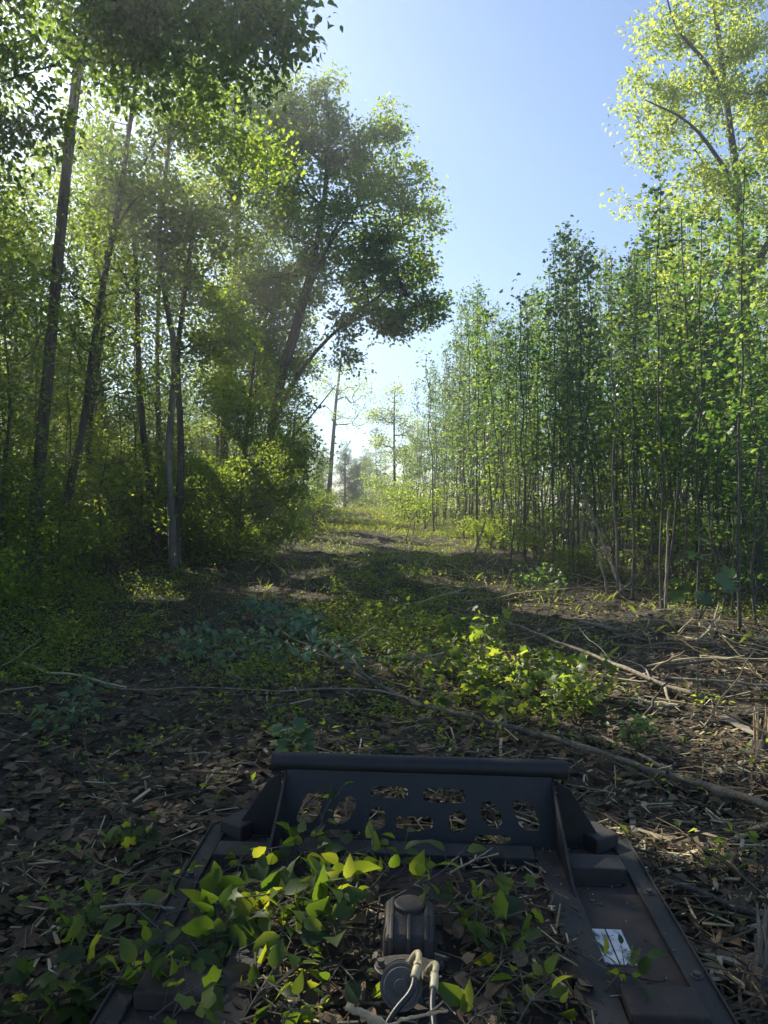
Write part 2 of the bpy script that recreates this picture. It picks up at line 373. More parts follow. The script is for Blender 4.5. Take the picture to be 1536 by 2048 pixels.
def in_blobs(blobs, n, rs, shell=.45):
    """clump centres in a union of ellipsoids (cx,cy,cz,rx,ry,rz), more of them near the outside"""
    out = []; vol = np.array([b[3] * b[4] * b[5] for b in blobs]) ** .75; cnt = np.maximum(2, (n * vol / vol.sum())).astype(int)
    for b, c in zip(blobs, cnt):
        d = nrm(rs.randn(c, 3)); r = (shell + (1 - shell) * rs.rand(c)) ** .7 * (0.85 + .3 * rs.rand(c))
        out.append(np.array(b[:3]) + d * r[:, None] * np.array(b[3:]))
    return np.concatenate(out)

def make_tree(name, label, cat, trunk, r0, r1, blobs, nclump, nleaf, size, tpl, mat, seed, crad=.5, bark='bark', start=.3, limbs=(),
              group=None, droop=.3, flat=.6, tilt=.9, carve=True, extra=None, tip=.006, shell=.45, tint=0.0):
    rs = np.random.RandomState(seed)
    base = np.array(trunk[0]); C = in_blobs(blobs, nclump, rs, shell)
    if extra is not None: C = np.concatenate([C, extra])
    pos, out = foliage(C, crad, nleaf, size, tpl, rs, flat=flat)
    if carve:
        k = ~sunlit_gap(pos); pos = pos[k]; out = out[k]; C = C[~sunlit_gap(C)] if len(C) else C
    wb = wood(trunk, r0, r1, C, rs, start, limbs, tip, gaps=carve)
    for v in wb.v: v -= base
    root = empty(name, base); tag(root, label, cat, group)
    wb.build('trunk', M[bark], root, True)
    lb = MB(); leaves(lb, pos - base, size, tpl, rs, droop=droop, out=out, tilt=tilt, rnd=rs.rand(len(pos)) * .7 + .3 * vnoise(pos[:, 0] * .8, pos[:, 2] * .8, seed) + tint)
    lb.build('crown', M[mat], root)
    return root

class Proto:
    """a kind of tree kept as arrays, placed many times; gaps towards the sun are cut in each one that needs it"""
    def __init__(s, trunk, r0, r1, blobs, nclump, nleaf, size, tpl, mat, seed, crad=.5, bark='bark', start=.3, limbs=(), droop=.3, flat=.6, tilt=.9, extra=None, tip=.006, shell=.45, stems=()):
        rs = np.random.RandomState(seed); C = in_blobs(blobs, nclump, rs, shell) if blobs else np.zeros((0, 3))
        if extra is not None: C = np.concatenate([C, extra])
        pos, out = foliage(C, crad, nleaf, size, tpl, rs, flat=flat)
        wb = wood(trunk, r0, r1, C, rs, start, limbs, tip)
        s.trunk = wb.mesh('trunk', M[bark], True); s.pos = pos; s.tpl = tpl; s.mat = M[mat]
        V = TPL[tpl][0]; lb = MB(); leaves(lb, pos, size, tpl, rs, droop=droop, out=out, tilt=tilt)
        s.k = len(V); s.V = lb.v[0].reshape(-1, s.k, 3); s.r = lb.r[0].reshape(-1, s.k)[:, 0]
        s.crown = s.leafmesh(np.ones(len(pos), bool)); s.used = False
    def leafmesh(s, keep):
        V = s.V[keep]; n = len(V); off = (np.arange(n) * s.k)[:, None, None]; mb = MB()
        mb.add(V.reshape(-1, 3), [(f[None] + off).reshape(-1, f.shape[1]) for f in TPL[s.tpl][1]], np.repeat(s.r[keep], s.k))
        return mb.mesh('crown', s.mat)
    def place(s, name, x, y, rz, sc, label, cat, group, z=None, tilt=(0, 0)):
        root = empty(name, (x, y, (Hn(x, y) if z is None else z) - .03)); root.rotation_euler = (tilt[0], tilt[1], rz)
        root.scale = (sc, sc, sc) if np.isscalar(sc) else sc
        tag(root, label, cat, group)
        t = bpy.data.objects.new('trunk', s.trunk); link(t, root)
        scv = np.array(root.scale); R = np.array(Euler(root.rotation_euler).to_matrix())
        P = (s.pos * scv) @ R.T + np.array(root.location)
        g = sunlit_gap(P); me = s.crown
        if g.all(): return root
        if g.any(): me = s.leafmesh(~g)
        if True: link(bpy.data.objects.new('crown', me), root)
        return root

# ------------------------------------------------------------------ setting: ground
def build_ground():
    a = np.linspace(-1, 1, 420); gx = np.sign(a) * (np.abs(a) * 7 + np.abs(a) ** 6 * 393)
    b = np.linspace(0, 1, 460); gy = -6 + b * 26 + b ** 6 * 400
    gx, gy = np.meshgrid(gx, gy); z = H(gx, gy)
    z = np.where(gy > 80, z - 0.0, z)
    V = np.stack([gx, gy, z], -1).reshape(-1, 3); h, wd = gx.shape
    i = (np.arange(h - 1)[:, None] * wd + np.arange(wd - 1)[None]).ravel()
    mb = MB(); mb.add(V, np.stack([i, i + 1, i + wd + 1, i + wd], 1))
    o = mb.build('ground', M['soil'], smooth=True); tag(o, kind='structure')
build_ground()

# where the trail runs: left and right edges for a distance
def edge_r(y): return np.interp(y, [0, 10, 17.5, 30, 45, 80], [6.0, 4.9, 3.8, 1.9, 1.9, 4])
def edge_l(y): return np.interp(y, [0, 8, 13, 25, 40, 60, 80], [-5.2, -5.6, -6.3, -5.6, -3.8, -6, -8])

def wedge(n, y0, y1, rs, half=.62, p=1.0):
    """points in the camera's view wedge, thinning with distance"""
    u = rs.rand(n); y = (y0 ** (1 - p) + u * (y1 ** (1 - p) - y0 ** (1 - p))) ** (1 / (1 - p)) if abs(p - 1) > 1e-6 else y0 * (y1 / y0) ** u
    x = (rs.rand(n) * 2 - 1) * (half * y + .6)
    return x, y

def sticks(mb, x, y, z, L, wd, th, rs, tilt=.25, rmul=None):
    n = len(x); a = rs.rand(n) * np.pi * 2; t = rs.randn(n) * tilt
    d = np.stack([np.cos(a) * np.cos(t), np.sin(a) * np.cos(t), np.sin(t)], 1)
    s = nrm(np.cross(d, np.array([0, 0, 1.0]) + rs.randn(n, 3) * .5)); u = np.cross(s, d)
    c = np.stack([x, y, z], 1); V = np.zeros((n, 8, 3)); k = 0
    bend = (rs.randn(n) * .05 * L)[:, None]
    for e in (-1, 1):
        tw = (.45 + .55 * rs.rand(n)) if e > 0 else np.ones(n)
        for q, r_ in ((-1, -1), (1, -1), (1, 1), (-1, 1)):
            V[:, k] = c + d * (e * L / 2)[:, None] + s * (q * wd / 2 * tw)[:, None] + u * (r_ * th / 2 * tw)[:, None] + u * bend * e; k += 1
    f = np.array([[0, 1, 2, 3], [7, 6, 5, 4], [0, 4, 5, 1], [1, 5, 6, 2], [2, 6, 7, 3], [3, 7, 4, 0]])
    off = (np.arange(n) * 8)[:, None, None]
    mb.add(V.reshape(-1, 3), (f[None] + off).reshape(-1, 4), np.repeat(rs.rand(n) if rmul is None else rmul, 8))

def build_litter():
    rs = np.random.RandomState(11)
    mb = MB()
    x, y = wedge(26000, 1.3, 24, rs, p=1.35); z = H(x, y) + .006 + .03 * rs.rand(len(x)) ** 2
    P = np.stack([x, y, z], 1); h = rs.rand(len(P)) < .45
    leaves(mb, P[h], .085, 'maple', rs, up=1.6, droop=0, tilt=.45)
    leaves(mb, P[~h], .09, 'ovate', rs, up=1.6, droop=0, tilt=.5)
    tag(mb.build('leaf_litter', M['litter']), 'brown dead leaves and bark crumbs covering the forest floor', 'leaf litter', kind='stuff')
    mb = MB()
    x, y = wedge(60000, 1.3, 26, rs, p=1.3)
    dn = vnoise(x * .8, y * .8, 31); right = np.clip((x / (y * .35) + .6), 0.15, 1.3); k = rs.rand(len(x)) < (dn ** 1.5 * 1.5) * right * .9 + .06; x, y = x[k], y[k]
    L = .03 + rs.exponential(.06, len(x)); L = np.minimum(L, .4)
    v = np.clip(rs.rand(len(x)) ** 1.1, 0, 1)
    sticks(mb, x, y, H(x, y) + .02 + .05 * rs.rand(len(x)) ** 2, L, .004 + .018 * rs.rand(len(x)) ** 3, .002 + .004 * rs.rand(len(x)), rs, .22, v)
    tag(mb.build('wood_chips', M['chips']), 'pale shredded wood chips and stalks scattered over the dark soil', 'wood chips', kind='stuff')
    # twigs
    mb = MB(); x, y = wedge(900, 1.4, 24, rs, p=1.2)
    for xx, yy in zip(x, y):
        a = rs.rand() * 6.28; L = .2 + rs.exponential(.35); L = min(L, 1.6); n = 6
        t = np.linspace(-.5, .5, n) * L; px = xx + np.cos(a) * t + rs.randn(n) * .015; py = yy + np.sin(a) * t + rs.randn(n) * .015
        zz = H(px, py) + .025 + .06 * rs.rand() + np.linspace(0, rs.rand() * .12, n)
        mb.tube(np.stack([px, py, zz], 1), np.linspace(.002 + .006 * rs.rand(), .002, n), 4, r=rs.rand() * .6)
    tag(mb.build('twigs', M['chips']), 'thin brown twigs strewn across the cleared trail', 'twigs', kind='stuff')
build_litter()
def build_slash():
    rs = np.random.RandomState(17); mb = MB()
    for k in range(430):
        y = 3.2 + rs.rand() ** 1.3 * 15; x = edge_r(y) - 3.6 + rs.rand() ** .8 * 4.0
        if rs.rand() < .12: x = -4 + rs.rand() * 6
        if y < 5 and x < 1.4: continue
        a = rs.rand() * 3.14 if rs.rand() < .5 else rs.randn() * .5 - .35; Ls = min(.25 + rs.exponential(.4), 1.8); n = 7
        t = np.linspace(-.5, .5, n) * Ls; px = x + np.cos(a) * t + rs.randn(n) * .012; py = y + np.sin(a) * t + rs.randn(n) * .012
        zz = H(px, py) + .03 + .08 * rs.rand() ** 2 + np.linspace(0, rs.rand() ** 3 * .35, n); r0 = .004 + .012 * rs.rand() ** 2.2
        mb.tube(np.stack([px, py, zz], 1), np.linspace(r0, r0 * .5, n), 5, r=.2 + .8 * rs.rand(), lump=.1)
    tag(mb.build('slash', M['chips']), 'tangle of broken sticks and stems lying along the right side of the clearing', 'slash', kind='stuff')
build_slash()

def build_cover():
    rs = np.random.RandomState(21)
    # low weeds: in the middle of the trail, along the left bank and sparse elsewhere
    mb = MB(); x, y = wedge(80000, 2.5, 60, rs, p=1.0)
    el, er = edge_l(y), edge_r(y)
    n1 = vnoise(x * .6, y * .6, 41); n2 = vnoise(x * 2.2, y * 2.2, 42)
    mid = np.exp(-((x + .0 - .02 * y) / 1.6) ** 2) * np.clip((y - 5) / 4, 0, 1) * np.clip((60 - y) / 20, 0, 1)
    left = np.clip((-x + el + 3.2) / 2.2, 0, 1) * np.clip((y - 5) / 5, 0, 1)
    rightw = np.clip((x - er + .8) / 2, 0, 1) * .45
    far = np.clip((y - 14) / 10, 0, 1) * .65
    dens = np.maximum.reduce([mid * .8, left * 1.2, rightw, far, np.full(len(x), .04)]) * (0.02 + 3.2 * np.clip(n1 * n2 - .04, 0, 1)) * np.clip((y - 3.5) / 4.5 + left, .10, 1)
    k = rs.rand(len(x)) < dens; x, y, left = x[k], y[k], left[k]
    # each point a small plant of several leaves
    m = 7; X = np.repeat(x, m) + rs.randn(len(x) * m) * .07; Y = np.repeat(y, m) + rs.randn(len(x) * m) * .07
    hgt = np.repeat(.04 + .18 * rs.rand(len(x)) ** 1.5 + left * .45 * rs.rand(len(x)), m)
    P = np.stack([X, Y, H(X, Y) + hgt * (.3 + .7 * rs.rand(len(X)))], 1)
    leaves(mb, P, .055, 'simple', rs, up=1.2, droop=.1, tilt=.6)
    tag(mb.build('ground_cover', M['weed']), 'low green weeds and seedlings carpeting the trail and left bank', 'ground cover', kind='stuff')
    # grass
    mb = MB(); x, y = wedge(30000, 2.0, 60, rs, p=1.0)
    n1 = vnoise(x * .5, y * .5, 51); k = rs.rand(len(x)) < (np.clip(n1 * 1.5 - .45, 0, 1) + np.clip((y - 25) / 15, 0, .8)) * np.clip((y - 7) / 20, 0, 1); x, y = x[k], y[k]
    xf = rs.uniform(-7, 5, 26000); yf = rs.uniform(27, 60, 26000); k = vnoise(xf * .7, yf * .4, 52) > .35; x = np.concatenate([x, xf[k]]); y = np.concatenate([y, yf[k]]); n = len(x)
    hh = .06 + .16 * rs.rand(n); a = rs.rand(n) * 6.28; ln = hh * (.3 + .9 * rs.rand(n))
    z0 = H(x, y); wv = .0018 + y * .00028
    V = np.zeros((n, 4, 3)); V[:, 0] = np.stack([x - wv * np.sin(a), y + wv * np.cos(a), z0], 1); V[:, 1] = np.stack([x + wv * np.sin(a), y - wv * np.cos(a), z0], 1)
    V[:, 2] = np.stack([x + ln * .4 * np.cos(a) + wv * .8 * np.sin(a), y + ln * .4 * np.sin(a) - wv * .8 * np.cos(a), z0 + hh * .7], 1); V[:, 3] = np.stack([x + ln * np.cos(a), y + ln * np.sin(a), z0 + hh], 1)
    off = (np.arange(n) * 4)[:, None, None]
    mb.add(V.reshape(-1, 3), (np.array([[0, 1, 2], [0, 2, 3]])[None] + off).reshape(-1, 3), np.repeat(rs.rand(n), 4))
    tag(mb.build('grass', M['grass']), 'thin green and straw grass growing along the trail', 'grass', kind='stuff')
build_cover()

# ------------------------------------------------------------------ left wood
def P3(px, py, d): return at(px, py, d)
def col(pts, d, zbase=True):
    """trunk polyline from photo pixels at one distance; the first point is put on the ground"""
    L = [at(px, py, d + dd) for px, py, dd in [(p + (0,))[:3] for p in pts]]
    b = L[0].copy(); b[2] = Hn(b[0], b[1]) - .05; L[0] = b
    return L
def blob(px, py, d, rx, rz, ry=None): c = at(px, py, d); return (*c, rx, rx if ry is None else ry, rz)

def left_wood():
    # big leaning trunk nearest the camera
    d = 15
    make_tree('oak_tree', 'thick dark trunk rising beside the left edge with drooping leaves high up', 'tree',
              col([(62, 1100), (75, 960), (95, 760), (125, 420), (150, 170), (185, -60), (215, -300), (260, -520)], d), .13, .075,
              [blob(190, -40, 14, 2.3, 1.5), blob(330, -20, 12.5, 1.9, 1.3), blob(60, -20, 13.5, 2, 1.5), blob(230, -350, 14.5, 3.6, 2.4), blob(150, 250, 16, 1.2, 1.0)], 250, 90, .11, 'ovate', 'oak', 101, .5,
              start=.45, droop=.9, flat=.8)
    # overhanging limb in the top middle-left, near
    rs = np.random.RandomState(5)
    make_tree('oak_tree', 'near oak with dark hanging leaf sprays across the top left of the sky', 'tree',
              col([(-330, 1200), (-330, 900), (-300, 500), (-150, 150), (60, -130), (250, -180), (430, -170), (560, -110)], 10.5), .20, .04,
              [blob(470, 20, 10.5, .95, .75), blob(570, -10, 10.5, .55, .75), blob(560, 100, 10.5, .25, .5), blob(380, 60, 11, .95, .9), blob(300, 10, 11, .9, .9),
               blob(430, -150, 11, 1.5, 1.0), blob(150, 0, 10.5, 1.3, .9), blob(-20, 60, 10.5, 1.0, 1.1), blob(30, 300, 11.5, .7, .9), blob(20, 180, 11, .6, .8), blob(470, 90, 10.5, .5, .6), blob(240, 90, 11, .8, .7), blob(560, 60, 10.3, .4, .7), blob(350, 150, 11, .3, .5), blob(100, 260, 11, .3, .6), blob(500, 190, 10.6, .22, .4)], 205, 66, .105, 'ovate', 'oak', 102, .34,
              start=.45, droop=1.2, flat=1.0, tip=.004)
    make_tree('slim_tree', 'dark slanting trunk just right of the thickest left trunk', 'tree',
              col([(115, 1120), (130, 1010), (165, 870), (185, 700), (215, 520), (240, 400), (262, 230), (290, 60)], 17), .10, .04,
              [blob(200, 480, 17, 1.6, 1.5), blob(120, 620, 17.5, 1.6, 1.2), blob(260, 180, 17, 1.8, 1.6), blob(240, 720, 17, 1.2, .9)], 130, 80, .10, 'simple', 'oak', 103, .5,
              limbs=[([at(210, 520, 17), at(250, 420, 16.6), at(275, 395, 16.4)], .05, .02)])
    make_tree('slim_tree', 'straight dark trunk rising between the slanting and the crooked grey trunks', 'tree',
              col([(318, 1120), (305, 1030), (285, 860), (275, 700), (275, 560), (262, 400), (255, 250)], 19), .105, .035,
              [blob(290, 480, 19, 1.6, 1.7), blob(250, 300, 19, 1.7, 1.6), blob(310, 700, 19, 1.1, .9)], 120, 80, .10, 'simple', 'green', 104, .5)
    make_tree('crooked_tree', 'crooked pale grey trunk catching sun left of the trail', 'tree',
              col([(345, 1120), (345, 1040), (335, 930), (342, 830), (352, 700), (330, 600), (316, 480), (328, 380), (343, 240), (350, 120)], 18), .105, .028,
              [blob(350, 350, 18, 1.7, 1.7), blob(400, 520, 18, 1.4, 1.3), blob(320, 200, 18, 1.5, 1.3), blob(290, 420, 18.5, .9, 1.4)], 140, 62, .10, 'maple', 'green', 105, .5, bark='barkpale',
              limbs=[([at(317, 440, 18), at(350, 415, 17.8), at(395, 440, 17.6)], .03, .012)], start=.5)
    make_tree('slim_tree', 'dark forked trunk leaning against the crooked pale grey one', 'tree',
              col([(352, 1120), (356, 1040), (363, 930), (360, 820), (353, 720), (362, 640), (374, 560), (385, 460)], 18.3), .11, .04,
              [blob(420, 480, 18.5, 1.4, 1.5), blob(430, 650, 18.5, 1.2, 1.0), blob(470, 350, 18.8, 1.3, 1.6)], 115, 75, .10, 'maple', 'green', 106, .5)
    # the large tree leaning over the trail
    make_tree('leaning_tree', 'large many-limbed tree leaning right over the trail with a tall dense crown', 'tree',
              col([(500, 1110), (520, 980), (545, 850), (568, 730), (600, 620), (628, 520), (650, 400), (660, 260), (650, 180)], 23), .19, .045,
              [blob(655, 210, 23, .65, 1.0), blob(680, 290, 23, 1.0, 1.0), blob(760, 310, 23, .85, 1.3), blob(620, 330, 23, .9, 1.3), blob(735, 430, 22.5, 1.4, 1.4), blob(830, 390, 23, .7, .9),
               blob(800, 520, 22.5, 1.1, 1.0), blob(845, 590, 22.5, .75, .9), blob(700, 560, 23, 1.6, 1.1), blob(740, 650, 22, 1.3, .45), blob(830, 640, 22, .9, .4), blob(660, 720, 22, 1.1, .4),
               blob(590, 480, 23.5, 1.3, 1.6), blob(560, 330, 24, 1.1, 2.0), blob(600, 230, 24, .6, 1.0), blob(870, 440, 23, .35, .6), blob(780, 250, 23, .45, .5), blob(640, 780, 22, 1.0, .5), blob(560, 660, 23, 1.0, .9), blob(620, 880, 22.5, .5, .4)], 680, 68, .135, 'simple', 'green', 107, .36,
              limbs=[([at(545, 850, 23), at(580, 770, 22.5), at(640, 690, 22), at(720, 620, 21.7), at(800, 560, 21.7)], .08, .025),
                     ([at(556, 780, 23), at(590, 690, 22.6), at(610, 600, 22.4), at(650, 500, 22.4), at(720, 400, 22.6)], .08, .025),
                     ([at(525, 930, 23), at(600, 860, 22), at(640, 810, 21.8), at(672, 770, 21.7)], .05, .012)], start=.55)
    make_tree('bushy_tree', 'round dark crown tucked under the leaning tree beside the trail', 'tree',
              col([(575, 1060), (580, 980), (585, 900), (590, 830)], 30), .15, .05,
              [blob(590, 850, 30, 1.1, 1.1), blob(560, 900, 30, 1.0, 1.0), blob(615, 880, 30, .5, .6), blob(560, 800, 30, .8, .5)], 110, 90, .12, 'simple', 'oak', 108, .5)
    make_tree('broadleaf_tree', 'tall full tree filling the wood between the forked trunk and the leaning tree', 'tree',
              col([(440, 1110), (445, 950), (455, 750), (470, 550), (480, 350), (490, 200)], 25), .17, .04,
              [blob(450, 260, 25, 1.6, 1.5), blob(530, 260, 25, 1.2, 1.6), blob(500, 420, 25, 1.9, 1.6), blob(430, 560, 25, 1.8, 1.4), blob(520, 620, 25, 1.5, 1.5), blob(440, 130, 26, 1.5, 1.3), blob(560, 180, 26, .6, .9), blob(560, 540, 25.5, 1.3, 1.3), blob(540, 680, 25, 1.2, 1.0), blob(595, 720, 26, 1.0, .8), blob(470, 760, 25, 1.4, 1.0), blob(400, 400, 25, 1.0, 1.2), blob(500, 630, 25, 1.3, 1.2), blob(530, 720, 25, 1.0, .8), blob(590, 620, 26, .8, .8), blob(520, 580, 25, 1.2, 1.0), blob(560, 700, 25.5, 1.0, 1.0), blob(500, 760, 25, 1.3, .9)], 640, 85, .12, 'simple', 'green', 109, .45, carve=False)
    make_tree('broadleaf_tree', 'dark low-branched tree hiding the foot of the leaning tree', 'tree',
              col([(470, 1130), (475, 1020), (490, 900), (500, 800), (510, 700)], 20), .10, .03,
              [blob(480, 720, 20, 1.1, .8), blob(430, 830, 20, 1.1, .8), blob(520, 860, 20, 1.1, .8), blob(560, 960, 20.5, .95, .7), blob(480, 980, 20, 1.2, .7), blob(600, 1000, 21, .5, .5), blob(440, 1050, 19.5, .9, .4), blob(540, 780, 20, .6, .6), blob(600, 930, 20.5, .7, .7), blob(380, 960, 19.5, 1.2, .8), blob(470, 1085, 19.5, 1.1, .35), blob(560, 1060, 20, .8, .35), blob(600, 1040, 21, .5, .35)], 430, 75, .095, 'simple', 'green', 110, .4, start=.12)
    make_tree('broadleaf_tree', 'sunny yellow green bush-like tree at the left edge of the far trail', 'tree',
              col([(600, 1050), (605, 990), (610, 930), (612, 880)], 31), .06, .02,
              [blob(605, 930, 31, .7, .8), blob(625, 990, 31, .55, .5), blob(590, 1000, 31, .8, .5)], 80, 60, .10, 'simple', 'green', 111, .4, start=.1)
left_wood()

# kinds used many times
def tall_proto(seed, h, mat, tpl='simple', size=.11, low=.25):
    rs = np.random.RandomState(seed); x = np.cumsum(rs.randn(8) * .18)
    tr = [(x[k], rs.randn() * .2, h * .93 * k / 7) for k in range(8)]; tr[0] = (x[0], 0, 0)
    bl = []
    for k in range(11):
        f = low + (1 - low) * (k + .5) / 11; wv = (1.0 - .55 * abs(f - .6) * 2) * 1.25
        a = rs.rand() * 6.28; r = rs.rand() * 1.1 * wv; j = min(7, int(f * 7.5)); bl.append((x[j] + math.cos(a) * r, math.sin(a) * r, f * h, wv * (.7 + .6 * rs.rand()), wv * (.7 + .6 * rs.rand()), .8 + .6 * rs.rand()))
    return Proto(tr, .09 + .04 * rs.rand(), .025, bl, 150, 62, size, tpl, mat, seed, .5, start=.3)
TALL = [tall_proto(201, 14, 'green'), tall_proto(202, 13, 'oak'), tall_proto(203, 15, 'green', low=.3), tall_proto(204, 12, 'green', 'maple', .115), tall_proto(205, 13, 'oak', low=.35)]
def under_proto(seed, h, mat):
    rs = np.random.RandomState(seed); x = np.cumsum(rs.randn(6) * .12)
    tr = [(x[k], rs.randn() * .06, h * k / 5) for k in range(6)]
    bl = [(x[min(5, int(f * 5.5))] + rs.randn() * .5, rs.randn() * .5, f * h, .75 + .5 * rs.rand(), .75 + .5 * rs.rand(), .22 + .15 * rs.rand()) for f in np.linspace(.2, 1, 8)]
    return Proto(tr, .035, .01, bl, 60, 45, .085, 'simple', mat, seed, .42, start=.15, flat=.3, tilt=.5, droop=.15, tip=.004)
UNDER = [under_proto(301, 4.5, 'green'), under_proto(302, 3.6, 'green'), under_proto(303, 5.5, 'oak'), under_proto(304, 3.0, 'weed')]
def shrub_proto(seed, mat, size=.07, h=.9, wd=.7):
    rs = np.random.RandomState(seed)
    bl = [(rs.randn() * wd * .5, rs.randn() * wd * .5, h * (.3 + .6 * rs.rand()), .3, .3, .25) for _ in range(7)]
    st = [([(0, 0, 0), (rs.randn() * .1, rs.randn() * .1, h * .4), (rs.randn() * .4 * wd, rs.randn() * .4 * wd, h * .9)], .012, .004) for _ in range(4)]
    return Proto([(0, 0, -.02), (.03, 0, h * .4), (0, .04, h * .8)], .014, .005, bl, 34, 26, size, 'simple', mat, seed, .24, start=.1, limbs=st, tip=.002, tilt=.7, bark='barkgrey')
SHRUB = [shrub_proto(401, 'weed'), shrub_proto(402, 'green', .075, 1.1, .8), shrub_proto(403, 'weed', .06, .7, .7), shrub_proto(404, 'green', .09, 1.4, .8)]

def zl(x, y):
    px = CX + x / y * F
    a = 'at the left border' if px < 130 else ('below the thick left trunks' if px < 290 else ('around the crooked pale trunk' if px < 420 else ('below the leaning tree' if px < 560 else 'beside the far trail')))
    return a + (', near' if y < 17 else (', further back' if y < 27 else ', far back'))
def fill_left():
    rs = np.random.RandomState(31); pts = []
    def ok(x, y, r): return all((x - a) ** 2 + (y - b) ** 2 > r * r for a, b in pts)
    # trees of the wood behind the front trunks
    tries = 0; n = 0
    while n < 60 and tries < 4000:
        tries += 1; y = 11 + rs.rand() * 42; x = edge_l(y) - .8 - rs.rand() ** 1.2 * 20
        if x < -.72 * y - 6: continue
        if not ok(x, y, 2.1): continue
        pts.append((x, y)); p = TALL[rs.randint(len(TALL))]; sc = .85 + .3 * rs.rand()
        dep = edge_l(y) - x
        if y > 30: sc *= .8
        if y > 40: sc *= .8
        where = 'in the front rank' if dep < 4 else ('deep inside the left wood' if y < 28 else 'far along the left wood')
        p.place('broadleaf_tree', x, y, rs.rand() * 6.28, (sc, sc, sc * (.92 + .16 * rs.rand())), 'leafy green tree ' + where + ', ' + zl(x, y), 'tree', 'trees ' + where + ', ' + zl(x, y))
        n += 1
    for (x, y, s, k) in [(-8.5, 9.5, 1.0, 1), (-11.5, 13.5, 1.05, 0), (-10, 7, 1, 4), (-14, 10, 1.0, 2), (-13, 17, 1.1, 2), (-7.5, 5.5, .8, 1), (-9.3, 12.6, 1.1, 4), (-12.2, 10.2, 1.1, 1), (-15.5, 14.5, 1.15, 0), (-7.6, 8.2, .9, 4), (-11, 15.8, 1.1, 1), (-18.5, 14, 1.15, 4), (-13.8, 12.6, 1.1, 4), (-9.4, 5, .9, 1), (-12.5, 7, 1.0, 0)]:  # extra trees left of the view, added to keep the near ground shaded
        TALL[k].place('broadleaf_tree', x, y, x * 1.7, s, 'leafy tree added mostly out of view at far left to shade the ground', 'tree', 'trees at the left border')
    pu = []
    tries = 0; n = 0
    while n < 115 and tries < 6000:
        tries += 1; y = 11.5 + rs.rand() ** 1.3 * 34; x = edge_l(y) - .2 - rs.rand() ** 1.4 * 11
        if x < -.56 * y - 1 or any((x - a) ** 2 + (y - b) ** 2 < .7 for a, b in pu): continue
        pu.append((x, y)); p = UNDER[rs.randint(len(UNDER))]; sc = .8 + .5 * rs.rand()
        p.place('understory_tree', x, y, rs.rand() * 6.28, sc, 'thin young tree with flat leaf layers %s' % zl(x, y), 'young tree', 'young trees %s' % zl(x, y)); n += 1
    tries = 0; n = 0; ps = []
    while n < 110 and tries < 6000:
        tries += 1; y = 9.5 + rs.rand() ** 1.4 * 32; x = edge_l(y) + .5 - rs.rand() ** 1.3 * 4.0
        if x < -.54 * y - .5 or any((x - a) ** 2 + (y - b) ** 2 < .3 for a, b in ps): continue
        ps.append((x, y)); p = SHRUB[rs.randint(4)]; sc = (.8 + .6 * rs.rand()) * (1.0 + .6 * np.clip((edge_l(y) - x) / 2, 0, 1))
        p.place('shrub', x, y, rs.rand() * 6.28, sc, 'green shrub in the undergrowth %s' % zl(x, y), 'shrub', 'shrubs of the left undergrowth %s' % zl(x, y)); n += 1
fill_left()
def front_bushes():
    rs = np.random.RandomState(44)
    for i, px in enumerate(range(-10, 660, 21)):
        for row in range(2):
            q = px + rs.randn() * 8; b = gnd(max(q, 0), np.interp(q, [0, 300, 450, 650], [1135, 1110, 1085, 1050]) + rs.rand() * 22 - 20 * row)
            SHRUB[rs.randint(4)].place('shrub', b[0], b[1], rs.rand() * 6.28, .9 + .7 * rs.rand() + (.4 if px < 330 else 0), 'leafy green bush %s' % zl(b[0], b[1]), 'shrub', 'bushes %s' % zl(b[0], b[1]))
front_bushes()

# ------------------------------------------------------------------ right stand of saplings
def sap_proto(seed, h, low, wd, mat='poplar', n=50, nl=13, size=.092, r0=.03):
    rs = np.random.RandomState(seed); k = 9; lean = rs.randn() * .03
    tr = [(lean * h * q / k + rs.randn() * .04 * (q > 0), rs.randn() * .04 * (q > 0), h * q / k) for q in range(k + 1)]
    f = low + (1 - low) * rs.rand(n) ** .85; lowp = rs.rand(n) < .08; f = np.where(lowp, .12 + rs.rand(n) * low, f); a = rs.rand(n) * 6.28; r = wd * (1.1 - f) ** .5 * (.25 + .85 * rs.rand(n)) * 1.1
    ex = np.stack([lean * h * f + np.cos(a) * r, np.sin(a) * r, h * f + r * .4], 1)
    ex = np.concatenate([ex, [[lean * h, 0, h * 1.0], [lean * h, 0, h * 1.03]]])
    return Proto(tr, r0, .008, None, 0, nl, size, 'maple', mat, seed, .21, start=low * .5, extra=ex, flat=.9, tip=.003, bark='barkgrey' if seed % 4 else 'barkpale', tilt=.7, droop=.4)
SAP = [sap_proto(501, 8.0, .32, .55), sap_proto(502, 7.2, .40, .42, 'poplar2'), sap_proto(503, 8.8, .45, .5, nl=10), sap_proto(504, 6.5, .28, .45, 'poplar2', nl=10), sap_proto(505, 9.5, .5, .6, 'poplar2', n=50), sap_proto(506, 5.5, .2, .4),
       sap_proto(507, 8.5, .55, .38, n=26, nl=9), sap_proto(508, 7.8, .35, .55, 'poplar2', nl=12)]
BR = None
WHIP = [sap_proto(521, 4.2, .45, .3, n=12, nl=10, size=.1, r0=.016), sap_proto(522, 3.2, .3, .25, n=12, nl=12, r0=.014), sap_proto(523, 5.2, .6, .3, n=10, nl=10, r0=.02)]

def toph(px):   # skyline of the stand in the photo
    return np.interp(px, [840, 870, 900, 975, 1005, 1060, 1100, 1140, 1200, 1250, 1280, 1330, 1400, 1536, 1700], [720, 670, 590, 545, 600, 560, 500, 440, 480, 500, 420, 345, 500, 640, 640])

